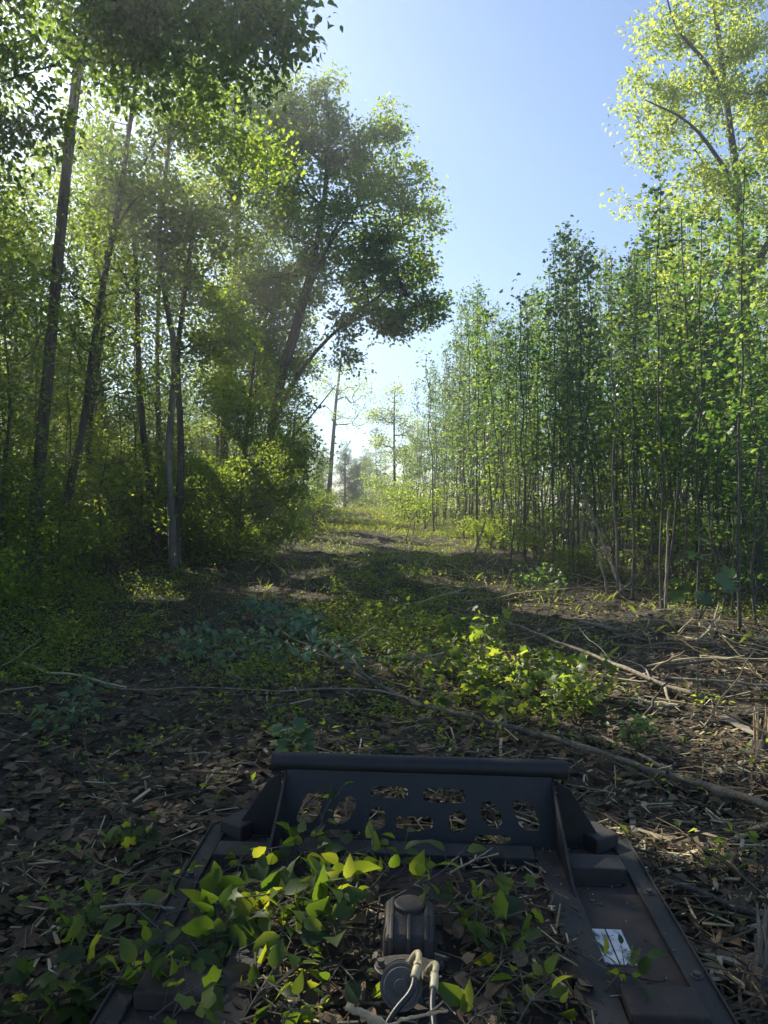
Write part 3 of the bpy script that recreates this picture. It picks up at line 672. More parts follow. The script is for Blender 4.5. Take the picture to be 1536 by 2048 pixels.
def pz(px): return ', right part' if px > 1350 else (', centre part' if px > 1050 else ', left part')
def zr(x, y):
    px = CX + x / y * F
    return 'at the foot of the stand ' + ('near the right border' if px > 1380 else ('around the tallest front sapling' if px > 1250 else ('by the leaning dead sapling' if px > 1080 else 'toward the far end'))) + (', front' if x - edge_r(y) < .8 else ', inside')
def right_stand():
    rs = np.random.RandomState(61); pts = []
    # the clearest front saplings
    front = [(1325, 1222, 335, 4, .075, 'tallest front sapling with a dark leafy top before the pale tall tree'), (1105, 1130, 480, 0, .05, 'slim sapling with sunlit bare lower stem in the front row'),
             (1395, 1230, 420, 6, .06, 'dark straight sapling right of the tallest front sapling'), (1480, 1262, 300, 2, .06, 'dark sapling close to the right border'),
             (1235, 1195, 500, 7, .05, 'slim sapling left of the tallest front sapling'), (1265, 1200, 560, 1, .045, 'thin crooked sapling next to the fallen pale stick'),
             (955, 1095, 560, 2, .05, 'dark narrow pointed sapling at the left end of the stand'), (1140, 1140, 440, 4, .05, 'narrow sapling with the highest pointed top in the middle of the stand')]
    for px, by, ty, k, r, lab in front:
        b = gnd(px, by); d = b[1]; topz = at(px, ty, d)[2]; h0 = [8.0, 7.2, 8.8, 6.5, 9.5, 5.5, 8.5, 7.8][k]; s = (topz - b[2]) / (h0 * 1.03)
        SAP[k].place('sapling', b[0], b[1], k * 1.3, (max(.8, s * .9), max(.8, s * .9), s), lab, 'sapling', 'saplings of the right stand'); pts.append((b[0], b[1]))
    n = tries = 0
    while n < 215 and tries < 12000:
        tries += 1; y = 10.3 + rs.rand() ** 1.25 * 34; x = edge_r(y) + .1 + rs.rand() ** 1.2 * (3.5 + .35 * y)
        if n > 145: y = 22 + rs.rand() * 23; x = edge_r(y) + rs.rand() * 4.5
        if x > .53 * y + 1.5: continue
        if any((x - a) ** 2 + (y - b) ** 2 < (.36 if y < 25 else .6) for a, b in pts): continue
        pts.append((x, y)); px = CX + x / y * F; k = rs.randint(len(SAP)); h0 = [8.0, 7.2, 8.8, 6.5, 9.5, 5.5, 8.5, 7.8][k]
        lim = at(px, toph(px) + 3 + 300 * rs.rand() ** 1.35, y)[2] - Hn(x, y); hmax = min(lim / 1.04, 13.5)
        s = hmax / h0; sx = float(np.clip(s, .75, 1.15))
        row = 'on the outside of' if x - edge_r(y) < 1.2 else 'inside'
        zone = 'the far end of the stand' if y > 26 else ('the middle of the stand' if y > 16 else 'the near end of the stand')
        SAP[k].place('sapling', x, y, rs.rand() * 6.28, (sx, sx, s), f'thin straight leafy sapling {row} {zone}{pz(px)}', 'sapling', f'saplings {row} {zone}{pz(px)}', tilt=(rs.randn() * .02, rs.randn() * .02)); n += 1
    n = tries = 0
    while n < 130 and tries < 5000:
        tries += 1; y = 10.2 + rs.rand() ** 1.3 * 24; x = edge_r(y) - .3 + rs.rand() * (2.5 + .25 * y)
        if x > .53 * y + .5: continue
        WHIP[rs.randint(3)].place('thin_stem', x, y, rs.rand() * 6.28, .7 + .6 * rs.rand(), 'thin whip-like stem ' + zr(x, y), 'stem', 'whip-like stems ' + zr(x, y), tilt=(rs.randn() * .07, rs.randn() * .07)); n += 1
    # bigger trees behind the stand on the right
    for i, (x, y, s, k) in enumerate([(16, 27, .95, 0), (12.5, 33, .9, 3), (19, 33, 1, 2), (9.5, 38, .75, 0), (14.5, 21, .75, 3), (6.5, 44, .62, 2), (22, 26, 1, 0), (11.5, 24, .72, 2), (17, 40, .9, 3), (4.8, 50, .55, 0), (12, 48, .7, 2)]):
        TALL[k].place('broadleaf_tree', x, y, i * 1.9, s, 'bright leafy tree behind the stand of saplings on the right', 'tree', 'trees behind the right stand')
    for i in range(42):
        y = 13 + rs.rand() * 32; x = edge_r(y) + 1.2 + rs.rand() * .38 * y
        UNDER[rs.randint(2)].place('understory_tree', x, y, rs.rand() * 6.28, (1, 1, .7 + .5 * rs.rand()), 'short leafy undergrowth tree among the sapling stems on the right', 'young tree', 'undergrowth among the sapling stems')
    for i in range(16):
        y = 12 + rs.rand() * 20; x = edge_r(y) - .3 + rs.rand() * 1.0
        SHRUB[rs.randint(4)].place('shrub', x, y, rs.rand() * 6.28, .55 + .4 * rs.rand(), 'small green shrub at the foot of the sapling stand', 'shrub', 'shrubs at the foot of the sapling stand')
    # the tall pale tree
    d = 20
    make_tree('pale_tree', 'tall tree with pale yellow green leaves and forked grey limbs at the upper right', 'tree',
              col([(1520, 1100), (1515, 900), (1500, 720), (1490, 590), (1480, 480), (1478, 380), (1455, 220), (1435, 60), (1410, -120), (1400, -330)], d), .15, .045,
              [blob(1330, 60, d, .75, .9), blob(1430, 60, d, 1.0, 1.1), blob(1300, 190, d, .75, .6), blob(1400, 220, d, 1.1, 1.0), blob(1310, 290, d, .7, .5), blob(1330, 430, d, .35, .4), blob(1400, 380, d, .9, .8),
               blob(1520, 150, d, 1.1, 1.3), blob(1520, 350, d, 1.1, 1.2), blob(1450, 500, d, .9, .8), blob(1550, 520, d, 1.0, 1.2), blob(1600, 250, d, 1.2, 2.0), blob(1400, -150, d, 1.5, 1.3), blob(1540, -150, d, 1.5, 1.3), blob(1500, -350, d, 1.8, 1.4), blob(1340, 560, d, .6, .7), blob(1430, 620, d, 1.0, .8), blob(1520, 700, d, 1.1, 1.0), blob(1440, 780, d, 1.0, .9), blob(1350, 720, d, .7, .7), blob(1260, 400, d, .3, .3), blob(1255, 220, d, .3, .3)],
              640, 80, .125, 'simple', 'yellow', 601, .38, bark='barkgrey', start=.35, tip=.004,
              limbs=[([at(1490, 590, d), at(1510, 530, d - .3), at(1560, 450, d - .5), at(1590, 330, d - .5)], .12, .04), ([at(1478, 390, d), at(1440, 320, d - .5), at(1380, 240, d - .8), at(1290, 200, d - 1)], .07, .015),
                     ([at(1450, 200, d), at(1420, 130, d - .3), at(1350, 60, d - .6), at(1330, -20, d - .6)], .07, .015), ([at(1478, 430, d), at(1430, 360, d), at(1390, 300, d)], .05, .015)])
right_stand()

# ------------------------------------------------------------------ far end of the trail
def far_end():
    d = 46
    make_tree('bare_tree', 'lone thin tree with sparse pale leaves at the far end of the trail', 'tree',
              col([(655, 1022), (660, 960), (666, 880), (672, 800), (680, 740), (684, 700)], d), .17, .05,
              [blob(690, 760, d, 1.9, 1.0), blob(720, 790, d, 1.0, .7), blob(650, 790, d, .9, .8), blob(700, 830, d, 1.6, .8)], 110, 20, .12, 'simple', 'yellow', 701, .5, start=.5, bark='barkgrey', carve=False, tip=.007)
    make_tree('pale_tree', 'slender pale green tree with wide airy branches alone in the gap', 'tree', col([(790, 1018), (789, 950), (788, 880), (789, 780)], 44), .10, .03,
              [blob(790, 790, 44, .55, .8), blob(770, 830, 44, .9, .6), blob(812, 850, 44, .7, .8), blob(765, 880, 44, .8, .4), blob(800, 910, 44, .8, .5)], 120, 24, .14, 'simple', 'yellow', 702, .42, start=.2, bark='barkgrey', tip=.007, carve=False)
    def pine(px, py, top, d, seed, lab):
        rs = np.random.RandomState(seed); b = at(px, py, d); b[2] = Hn(b[0], d) - .1; t = at(px, top, d); h = t[2] - b[2]
        cl = []
        for f in np.linspace(.10, 1.04, 19):
            m = 8 if f < .9 else 2; r = (1.05 - f) * h * .27 + .03
            for q in range(m):
                a = rs.rand() * 6.28; rr = r * (.45 + .6 * rs.rand()); cl.append([b[0] + math.cos(a) * rr, b[1] + math.sin(a) * rr, b[2] + f * h + rr * .25])
        make_tree('pine_tree', lab, 'pine', [b, b + [0, 0, h * .5], b + [0, 0, h]], .11, .02, [(*(b + [0, 0, h * .5]), .3, .3, .3)], 2, 9, .26, 'needle', 'needle', seed, .26, extra=np.array(cl), start=.08, carve=False, flat=.7, tip=.01)
    pine(690, 1005, 893, 52, 711, 'taller young pine right of the lone thin tree')
    pine(712, 1005, 925, 55, 712, 'shorter young pine to the right of the taller pine')
    pine(732, 1002, 905, 60, 713, 'small pine standing near the middle of the gap')
    pine(645, 1010, 905, 56, 714, 'young pine half hidden left of the lone thin tree')
    rs = np.random.RandomState(77)
    for i, (px, top, d, k, lab) in enumerate([(812, 880, 38, 5, 'bright bushy sapling on the right side of the trail end'),
                                            (760, 905, 48, 3, 'short pale sapling in the middle of the trail end'), (835, 860, 35, 3, 'sunny sapling at the left tip of the right stand'), (752, 850, 50, 1, 'thin pale sapling behind the gap')]):
        x = (px - CX) / F * d; b = Hn(x, d); h0 = [8.0, 7.2, 8.8, 6.5, 9.5, 5.5, 8.5, 7.8][k]; s = (at(px, top, d)[2] - b) / (h0 * 1.03)
        SAP[k].place('sapling', x, d, i * 2.0, (s * 1.9, s * 1.9, s), lab, 'sapling', 'saplings at the trail end')
    for i, (px, d, top, k) in enumerate([(610, 38, 850, 0), (590, 35, 830, 3), (632, 44, 880, 1), (640, 50, 900, 3), (740, 56, 905, 0), (765, 54, 890, 2), (820, 50, 860, 3), (845, 46, 830, 0), (715, 60, 920, 1)]):
        x = (px - CX) / F * d; b = Hn(x, d); sc = (at(px, top, d)[2] - b) / [14, 13, 15, 12, 13][k]
        TALL[k].place('broadleaf_tree', x, d, i * 1.1, (sc * 1.25, sc * 1.25, sc), 'small tree closing the %s side of the far gap' % ('left' if px < 680 else 'right'), 'tree', 'small trees around the far gap')
    for i, (px, py, d, sc) in enumerate([(610, 1040, 31, 1.6), (590, 1050, 29, 1.4), (630, 1030, 34, 1.6), (570, 1060, 27, 1.5), (815, 1035, 36, 1.9), (835, 1040, 33, 1.7), (800, 1025, 41, 1.8), (775, 1018, 46, 1.8), (745, 1015, 49, 1.6), (850, 1050, 30, 1.4)]):
        x = (px - CX) / F * d
        SHRUB[i % 4].place('shrub', x, d, i * 1.3, sc, 'bright yellow green bush at the %s side of the trail end' % ('left' if i < 4 else 'right'), 'shrub', 'bright bushes at the trail end')
    for i in range(34):
        y = 36 + rs.rand() * 14; side = rs.rand() < .5
        x = edge_l(y) - .3 + rs.rand() * 1.4 if side else edge_r(y) - .6 - rs.rand() * 1.0
        if i > 20: x = -8 + rs.rand() * 12; y = 50 + rs.rand() * 6
        SHRUB[rs.randint(4)].place('shrub', x, y, rs.rand() * 6, .9 + .7 * rs.rand(), 'sunlit shrub near the far end of the trail', 'shrub', 'shrubs at the far end of the trail')
    for i in range(26):
        x = -32 + i * 2.9 + rs.randn(); y = 72 + rs.rand() * 20
        TALL[rs.randint(5)].place('broadleaf_tree', x, y, rs.rand() * 6, (.36 if -12 < x < 7 else .75) * (1 + .2 * rs.rand()), 'distant hazy tree beyond the end of the trail', 'tree', 'distant trees beyond the trail')
far_end()

# ------------------------------------------------------------------ plants and dead wood on the clearing
def leafy(name, label, cat, stems, nleaf, size, tpl, mat, seed, bark='barkgrey', group=None, spread=.05, r0=.006, up=1.0, tilt=.6, droop=.2, first=.25):
    """a twig or small plant: stems are world polylines, leaves along them"""
    rs = np.random.RandomState(seed); base = np.array(stems[0][0], float); root = empty(name, base); tag(root, label, cat, group)
    wb = MB(); lb = MB(); P = []; A = []
    for st in stems:
        pts = smooth_line(np.array(st), 12); wb.tube(pts - base, np.linspace(r0, r0 * .3, 12), 5)
        n = max(3, int(nleaf / len(stems)))
        for k in range(n):
            f = first + (1 - first) * (k + rs.rand() * .5) / n; j = min(f * 11, 10.99); i = int(j); p = pts[i] * (1 - j + i) + pts[i + 1] * (j - i)
            t = pts[min(i + 1, 11)] - pts[i]; t = t / (np.linalg.norm(t) + 1e-9)
            sd = nrm(np.cross(t, np.array([0, 0, 1.]) + rs.randn(3) * .4)) * (1 if k % 2 else -1)
            o = sd * .8 + t * .6 + rs.randn(3) * .25; o /= np.linalg.norm(o); q = p + o * spread * (.6 + .8 * rs.rand())
            wb.tube(np.array([p, (p + q) / 2 + [0, 0, .004], q]) - base, [.0018, .0014, .001], 3, cap=False); P.append(q); A.append(o)
    wb.build('stem', M[bark], root, True); leaves(lb, np.array(P) - base, size, tpl, rs, up=up, droop=droop, tilt=tilt, aim=np.array(A)); lb.build('foliage', M[mat], root, True)
    return root

def gline(pix, up=.03): return [gnd(px, py) + np.array([0, 0, u]) for px, py, u in [(p + (up,))[:3] for p in pix]]

def branch(name, label, cat, pts, r0, r1, mat='drywood', parts=(), seed=0, group=None, splinter=False):
    pts = np.array(pts); root_mb = MB(); base = pts[0]; n = max(14, len(pts) * 5); rs = np.random.RandomState(seed)
    L = smooth_line(pts, n) - base; L[1:-1] += rs.randn(n - 2, 3) * r0 * .25
    root_mb.tube(L, np.linspace(r0, r1, n) * (1 + rs.randn(n) * .08), 7, lump=.08)
    for a in parts: root_mb.tube(smooth_line(np.array(a[0]), 8) - base, np.linspace(a[1], a[2], 8), 5)
    if splinter:
        t = L[0] - L[2]; t = t / np.linalg.norm(t)
        for k in range(7):
            o = rs.randn(3) * r0 * .5; root_mb.tube([L[1] + o, L[0] + o + t * r0 * (1 + 3 * rs.rand())], [r0 * .35, .001], 4)
    o = root_mb.build(name, M[mat], smooth=True); o.location = base; tag(o, label, cat, group); return o

def dead_wood():
    # long felled sapling with wilting leaves
    pts = gline([(1600, 1690, .10), (1400, 1602, .10), (1250, 1551, .09), (1130, 1511, .09), (1060, 1487, .08), (960, 1462, .08), (880, 1438, .08), (830, 1420, .08), (740, 1385, .10), (640, 1335, .16), (560, 1300, .22), (500, 1270, .28)])
    root = empty('felled_sapling', pts[0]); tag(root, 'long felled sapling lying across the clearing with wilting blue green leaves', 'felled sapling')
    base = pts[0]; mb = MB(); n = 60; L = smooth_line(pts, n); rs = np.random.RandomState(8); L[:, 2] += np.sin(np.arange(n) * .7) * .008; L[:, 0] += rs.randn(n) * .004
    rad = np.linspace(.024, .010, n) * (1 + .3 * (rs.rand(n) > .86) + rs.randn(n) * .06); rad[34:38] *= 1.3; L[:, 2] += np.convolve(rs.randn(n + 8), np.ones(9) / 9, 'valid') * .03; L[:, 0] += np.convolve(rs.randn(n + 8), np.ones(9) / 9, 'valid') * .06
    mb.tube(L - base, rad, 10, lump=.16)
    for k in (7, 13, 18, 24, 29, 33, 41, 47):
        o = rs.randn(3); o[2] = abs(o[2]) * .7; o /= np.linalg.norm(o); ln = .04 + .14 * rs.rand(); mb.tube([L[k] - base, L[k] - base + o * ln * .5 + [0, 0, .01], L[k] - base + o * ln], [rad[k] * .5, rad[k] * .35, .003], 6)
    mb.build('trunk', M['stick'], root, True)
    tips = [[(760, 1395, .1), (690, 1350, .14), (600, 1335, .18), (540, 1310, .22), (470, 1290, .22)], [(640, 1335, .16), (560, 1330, .14), (470, 1325, .12), (400, 1330, .08)], [(620, 1320, .2), (590, 1270, .28), (540, 1250, .3), (470, 1240, .22)],
            [(560, 1300, .2), (500, 1265, .32), (430, 1270, .26), (360, 1310, .12)], [(740, 1385, .1), (700, 1340, .16), (620, 1300, .24), (560, 1290, .26)], [(540, 1310, .2), (440, 1300, .2), (350, 1320, .1), (310, 1330, .06)],
            [(600, 1290, .2), (640, 1270, .2), (600, 1262, .25)], [(560, 1300, .25), (520, 1250, .3), (480, 1232, .3)]]
    lb = MB(); P = []; A = []
    for q, t in enumerate(tips):
        w_ = smooth_line(gline(t), 14); tb = MB(); tb.tube(w_ - base, np.linspace(.011, .004, 14), 6); tb.build('branch', M['barkgrey'], root, True)
        for k in range(34):
            f = 4 + 9.9 * rs.rand(); i = int(f); i = min(i, 12); p = w_[i]; o = rs.randn(3); o[2] = -abs(o[2]) * .3; o /= np.linalg.norm(o)
            for z in range(3): P.append(p + o * .05 * (1 + z) + rs.randn(3) * .03); A.append(o + rs.randn(3) * .4)
    P = np.array(P); P[:, 2] = np.maximum(P[:, 2], H(P[:, 0], P[:, 1]) + .03)
    leaves(lb, P - base, .095, 'ovate', rs, up=.9, droop=.5, tilt=.7, aim=np.array(A)); lb.build('foliage', M['wilt'], root, True)
    # thin long stick
    branch('long_twig', 'thin pale stick stretching left from the felled sapling', 'stick', gline([(838, 1426, .10), (760, 1400, .09), (640, 1393, .08), (560, 1401, .07), (400, 1384, .06), (250, 1395, .05), (180, 1372, .06)]), .009, .005, 'drywood', seed=2)
    branch('broken_branch', 'pale broken branch with a split end on the sunny right side', 'branch', gline([(1408, 1410, .06), (1330, 1390, .08), (1250, 1362, .12), (1190, 1342, .15), (1110, 1322, .22), (1000, 1270, .22), (880, 1225, .12)]), .022, .006, 'drywood',
           parts=[(gline([(1330, 1388, .08), (1335, 1412, .05), (1352, 1424, .03)]), .018, .008), (gline([(1300, 1380, .09), (1290, 1350, .1), (1200, 1338, .15)]), .010, .006), (gline([(1290, 1420, .03), (1320, 1424, .05), (1350, 1424, .04)]), .012, .004)], splinter=True, seed=3)
    branch('peeled_stick', 'straight peeled stick lying right behind the cutter bar', 'stick', gline([(1330, 1546, .03), (1262, 1512, .04), (1203, 1487, .05)]), .019, .007, 'rawwood', seed=4, splinter=True)
    b = gnd(1247, 1192); t = at(1140, 925, b[1] + 2.4)
    branch('dead_sapling', 'pale leaning dead sapling propped against the right stand', 'dead sapling', [b, b * .62 + t * .38 + [0.05, 0, -.06], b * .3 + t * .7 + [.02, 0, -.02], t], .034, .010, 'drywood', seed=5, splinter=True)
    branch('fallen_branch', 'short tan branch lying under the leaning dead sapling', 'branch', gline([(1222, 1204, .05), (1252, 1188, .12), (1284, 1172, .28)]), .025, .018, 'drywood', seed=6)
    branch('fallen_branch', 'grey branch curving across the right side below the saplings', 'branch', gline([(1250, 1346, .05), (1380, 1340, .06), (1470, 1330, .08), (1536, 1312, .12)]), .018, .012, 'barkgrey', seed=7)
    branch('fallen_branch', 'long thin pale pole running out of the right border', 'branch', gline([(1600, 1394, .06), (1500, 1387, .08), (1420, 1378, .08), (1330, 1370, .06), (1230, 1360, .06)]), .016, .009, 'drywood', seed=8)
    branch('fallen_branch', 'dark branch on the ground right of the cutter deck', 'branch', gline([(1330, 1790, .07), (1420, 1822, .06), (1500, 1850, .05), (1600, 1880, .05)]), .012, .018, 'bark', seed=9)
    branch('fallen_branch', 'short thick barkless log in the shade at the right', 'branch', gline([(1160, 1252, .06), (1200, 1262, .06), (1240, 1270, .05)]), .030, .022, 'drywood', seed=10)
    branch('fallen_branch', 'thin curved stick left of the short barkless log', 'branch', gline([(870, 1196, .04), (930, 1192, .05), (1010, 1195, .05), (1040, 1190, .06)]), .018, .008, 'drywood', seed=11)
    branch('fallen_branch', 'forked upright twig below the stand near the right border', 'branch', gline([(1395, 1290, .03), (1425, 1270, .12), (1438, 1246, .28)]), .020, .010, 'drywood', parts=[(gline([(1395, 1290, .03), (1430, 1284, .10), (1440, 1262, .2)]), .014, .006)], seed=12)
    b = gnd(948, 1112); branch('snapped_stem', 'pale snapped stem standing aslant at the edge of the trail', 'stem', [b, b + [.12, 0, .4], b + [.30, 0, .92]], .028, .02, 'drywood', seed=13, splinter=False)
    for i, (px, py, dx, h, lab) in enumerate([(812, 1082, .35, 1.0, 'pale split stem leaning beside the far trail edge'), (826, 1070, .15, .9, 'darker snapped stem near the far trail edge'), (1020, 1150, .1, 1.1, 'dark bent stem left of the leaning dead sapling'),
                                              (1215, 1195, -.25, 1.0, 'bent brown stem under the leaning dead sapling'), (1330, 1225, .08, 1.5, 'short grey stem beside the tallest front sapling')]):
        b = gnd(px, py); branch('snapped_stem', lab, 'stem', [b, b + [dx * .3, 0, h * .5], b + [dx, .1, h]], .022, .012, 'drywood' if i != 2 else 'bark', seed=20 + i)
    for i, (p0, p1, bow, lab) in enumerate([((1070, 1165), (1105, 1160), .9, 'thin hooped stem bent over beside the stand'), ((1130, 1150), (1165, 1160), .8, 'second thin hooped stem nearer the dead sapling')]):
        a = gnd(*p0); b = gnd(*p1); m = (a + b) / 2 + [0, 0, bow]
        branch('bent_stem', lab, 'stem', [a, a * .7 + m * .3 + [0, 0, .3], m, b * .6 + m * .4 + [0, 0, .25], b + [0, 0, .1]], .009, .005, 'drywood', seed=30 + i)
    # stump and slabs at the right
    b = gnd(1530, 1505); rs = np.random.RandomState(3)
    root = empty('stump', b); tag(root, 'splintered fresh tree stump at the right border', 'stump')
    mb = MB(); mb.tube([(0, 0, -.05), (0, 0, .04), (0, 0, .09), (0, 0, .11)], [.13, .10, .085, .06], 12, lump=.12); mb.build('base', M['bark'], root, True)
    mb = MB()
    for k in range(26):
        a = rs.rand() * 6.28; r = .075 * rs.rand() ** .5; h = .10 + .22 * rs.rand() ** 1.5; mb.box((math.cos(a) * r, math.sin(a) * r, .06 + h / 2), (.028, .012, h), (rs.randn() * .16, rs.randn() * .16, a), .15)
    mb.build('splinters', M['rawwood'], root)
    b = gnd(1530, 1990); root = empty('stump', b); tag(root, 'splintered stump beside the cutter at the lower right corner', 'stump')
    mb = MB(); mb.tube([(0, 0, -.05), (0, 0, .05), (0, 0, .12)], [.10, .075, .06], 12, lump=.08); mb.build('base', M['bark'], root, True)
    mb = MB()
    for k in range(22):
        a = rs.rand() * 6.28; r = .055 * rs.rand() ** .5; h = .12 + .15 * rs.rand(); mb.box((math.cos(a) * r, math.sin(a) * r, .05 + h / 2), (.02, .01, h), (rs.randn() * .1, rs.randn() * .1, a), .3)
    mb.build('splinters', M['drywood'], root)
    def slab(p0, p1, wd, lab, mat='rawwood', th=.012, u0=.03, u1=.05, seed=0):
        a = gnd(*p0) + [0, 0, u0]; b = gnd(*p1) + [0, 0, u1]; rs = np.random.RandomState(seed); d = b - a; L = np.linalg.norm(d); d = d / L; s = nrm(np.cross(d, [0, .35, 1.])); u = np.cross(s, d)
        n = 9; t = np.linspace(0, 1, n); mb = MB(); wv = wd * np.array([.25, .8, 1, .95, 1, .9, .85, .6, .12]) * (1 + rs.randn(n) * .12)
        V = []
        for k in range(n):
            c = d * t[k] * L + u * (.01 * math.sin(t[k] * 3)) + s * rs.randn() * wd * .05
            for q, w_ in ((-1, -1), (1, -1), (1, 1), (-1, 1)): V.append(c + s * q * wv[k] / 2 + u * w_ * th / 2)
        i = np.arange(n - 1)[:, None] * 4; j = np.arange(4)[None]; f = np.stack([i + j, i + (j + 1) % 4, i + 4 + (j + 1) % 4, i + 4 + j], -1).reshape(-1, 4)
        mb.add(V, [f, np.array([[3, 2, 1, 0]]), np.array([[0, 1, 2, 3]]) + (n - 1) * 4]); o = mb.build('wood_slab', M[mat]); o.location = a; tag(o, lab, 'wood slab', 'torn wood slabs')
    slab((1418, 1428), (1512, 1500), .075, 'grey torn slab leaning against the splintered stump at the right border', 'drywood', u1=.10, seed=1)
    slab((1448, 1702), (1545, 1664), .055, 'pale slab pointing at the right border level with the deck corner', seed=2)
    slab((1405, 1925), (1500, 1968), .05, 'tan slab beside the lower right end of the cutter deck', 'drywood', seed=3)
    slab((1425, 1962), (1490, 2004), .03, 'small bright splinter below the tan slab', seed=4)
    slab((1480, 1872), (1545, 1882), .035, 'white chip at the right border beside the deck', seed=5)
    slab((1428, 1772), (1434, 1805), .022, 'narrow pale chip between deck and right border', seed=6)
    slab((1290, 1424), (1345, 1424), .035, 'sunlit chip in front of the pale broken branch', seed=7)
    slab((1285, 1615), (1290, 1632), .03, 'tiny white chip beside the long felled sapling', seed=8)
    slab((1262, 1628), (1272, 1690), .035, 'upright grey splinter just right of the deck corner block', 'drywood', u1=.02, seed=9)
    slab((1155, 1255), (1215, 1258), .06, 'long grey slab in the shade below the stand', 'drywood', seed=10)
dead_wood()

def small_plants():
    rs = np.random.RandomState(91)
    def clump(px, py, n, h, wd, size, tpl, mat, lab, seed, name='seedling', cat='seedling', group=None, nl=16):
        b = gnd(px, py); r2 = np.random.RandomState(seed); st = []
        for k in range(n):
            a = r2.rand() * 6.28; r = wd * r2.rand() ** .6; s = b + [math.cos(a) * r * .6, math.sin(a) * r * .6, 0]; s[2] = Hn(s[0], s[1]) - .01
            t = s + np.array([math.cos(a) * r * .5, math.sin(a) * r * .5, h * (.5 + .6 * r2.rand())]); st.append([s, (s + t) / 2 + r2.randn(3) * .02, t])
        return leafy(name, lab, cat, st, n * nl, size, tpl, mat, seed, group=group, spread=.055, r0=.004, first=.3, tilt=.5)
    # bright clump in the middle right
    for i, (px, py, n, h, wd, lab) in enumerate([(1090, 1400, 9, .50, .38, 'tallest bright green seedling clump behind the cutter bar'), (1165, 1440, 8, .42, .36, 'bright seedlings on the right of the tallest clump'),
                                              (1010, 1400, 7, .42, .34, 'seedlings with upright tips left of the tallest bright clump'), (930, 1350, 7, .38, .4, 'shaded green seedlings left in the middle patch'),
                                              (940, 1420, 7, .30, .4, 'low dark seedlings just beyond the felled sapling'), (850, 1360, 6, .28, .4, 'dim low seedlings at the left of the middle patch'),
                                              (1060, 1450, 6, .28, .35, 'shaded seedlings in front of the bright clumps'), (870, 1280, 6, .32, .45, 'dark seedlings behind the middle patch'), (960, 1290, 5, .42, .3, 'thin tall seedlings catching light at their tips'),
                                              (760, 1250, 8, .4, .6, 'dark leafy seedlings in the middle of the trail'), (700, 1190, 8, .4, .7, 'dark seedlings further up the trail, left'), (800, 1180, 8, .4, .7, 'green seedlings further up the trail, centre')]):
        clump(px, py, n, h, wd, .075, 'lobed', 'weed', lab, 900 + i, group='seedlings of the clearing', nl=15)
    clump(600, 1510, 4, .22, .14, .085, 'lobed', 'blue', 'pale green lobed seedling right behind the left end of the cutter bar', 930, nl=9)
    clump(775, 1515, 2, .10, .06, .05, 'lobed', 'blue', 'tiny lobed seedling behind the middle of the cutter bar', 931, nl=5)
    clump(1285, 1500, 4, .20, .15, .06, 'maple', 'poplar', 'small green seedling beside the peeled stick', 932, nl=9)
    clump(1275, 1480, 3, .15, .1, .05, 'maple', 'poplar', 'little seedling just behind the peeled stick', 933, nl=7)
    clump(160, 1470, 6, .32, .28, .075, 'ovate', 'blue', 'bluish wilting sprig lying at the left', 934, name='cut_sprig', cat='sprig', nl=14)
    clump(185, 1385, 4, .15, .25, .06, 'ovate', 'blue', 'smaller bluish sprig beside the wilting one at the left', 935, name='cut_sprig', cat='sprig', nl=10)
    clump(15, 1330, 5, .3, .25, .07, 'ovate', 'blue', 'bluish sprig at the left border', 936, name='cut_sprig', cat='sprig', nl=10)
    clump(150, 1560, 3, .12, .2, .045, 'simple', 'weed', 'thin low weed in the brown litter at the left', 937, nl=8)
    clump(275, 1710, 4, .14, .14, .065, 'lobed', 'twigleaf', 'dark maple seedling left of the cutter deck', 938, nl=7)
    clump(90, 2040, 5, .22, .18, .08, 'lobed', 'twigleaf', 'leafy seedling in the lower left corner', 939, nl=8)
    clump(180, 1900, 6, .2, .25, .07, 'simple', 'weed', 'weeds in the shade left of the cutter deck', 940, nl=12)
    clump(1500, 1770, 4, .2, .2, .055, 'simple', 'weed', 'weeds at the right border beside the deck', 941, nl=9)
    # near sprig with big leaves, right
    b = gnd(1400, 1300); lf = at(1385, 1160, 6.2)
    stems = [[at(1395, 1330, 6.4) * [1, 1, 0] + [0, 0, Hn(2.6, 6.4)], at(1398, 1240, 6.3), at(1375, 1150, 6.1)], [at(1398, 1240, 6.3), at(1430, 1185, 6.1), at(1475, 1160, 6.0)], [at(1398, 1240, 6.3), at(1420, 1160, 6.2), at(1425, 1090, 6.1)]]
    leafy('seedling', 'near stem with a few big pale lobed leaves at the right', 'seedling', stems, 13, .16, 'lobed', 'blue', 950, spread=.06, r0=.006, first=.72, tilt=.5)
    for i, (px, py, w_) in enumerate([(1010, 1105, .5), (1090, 1125, .4), (1150, 1130, .5), (1060, 1190, .4), (1100, 1200, .4)]):
        clump(px, py, 7, .55, w_, .09, 'maple', 'poplar', ['bright seedling bush at the left foot of the stand', 'leafy seedling bush behind the hooped stem', 'seedling bush left of the leaning dead sapling', 'low seedling by the sunny chips', 'low leafy seedling between hooped stems'][i], 960 + i, nl=14)
small_plants()

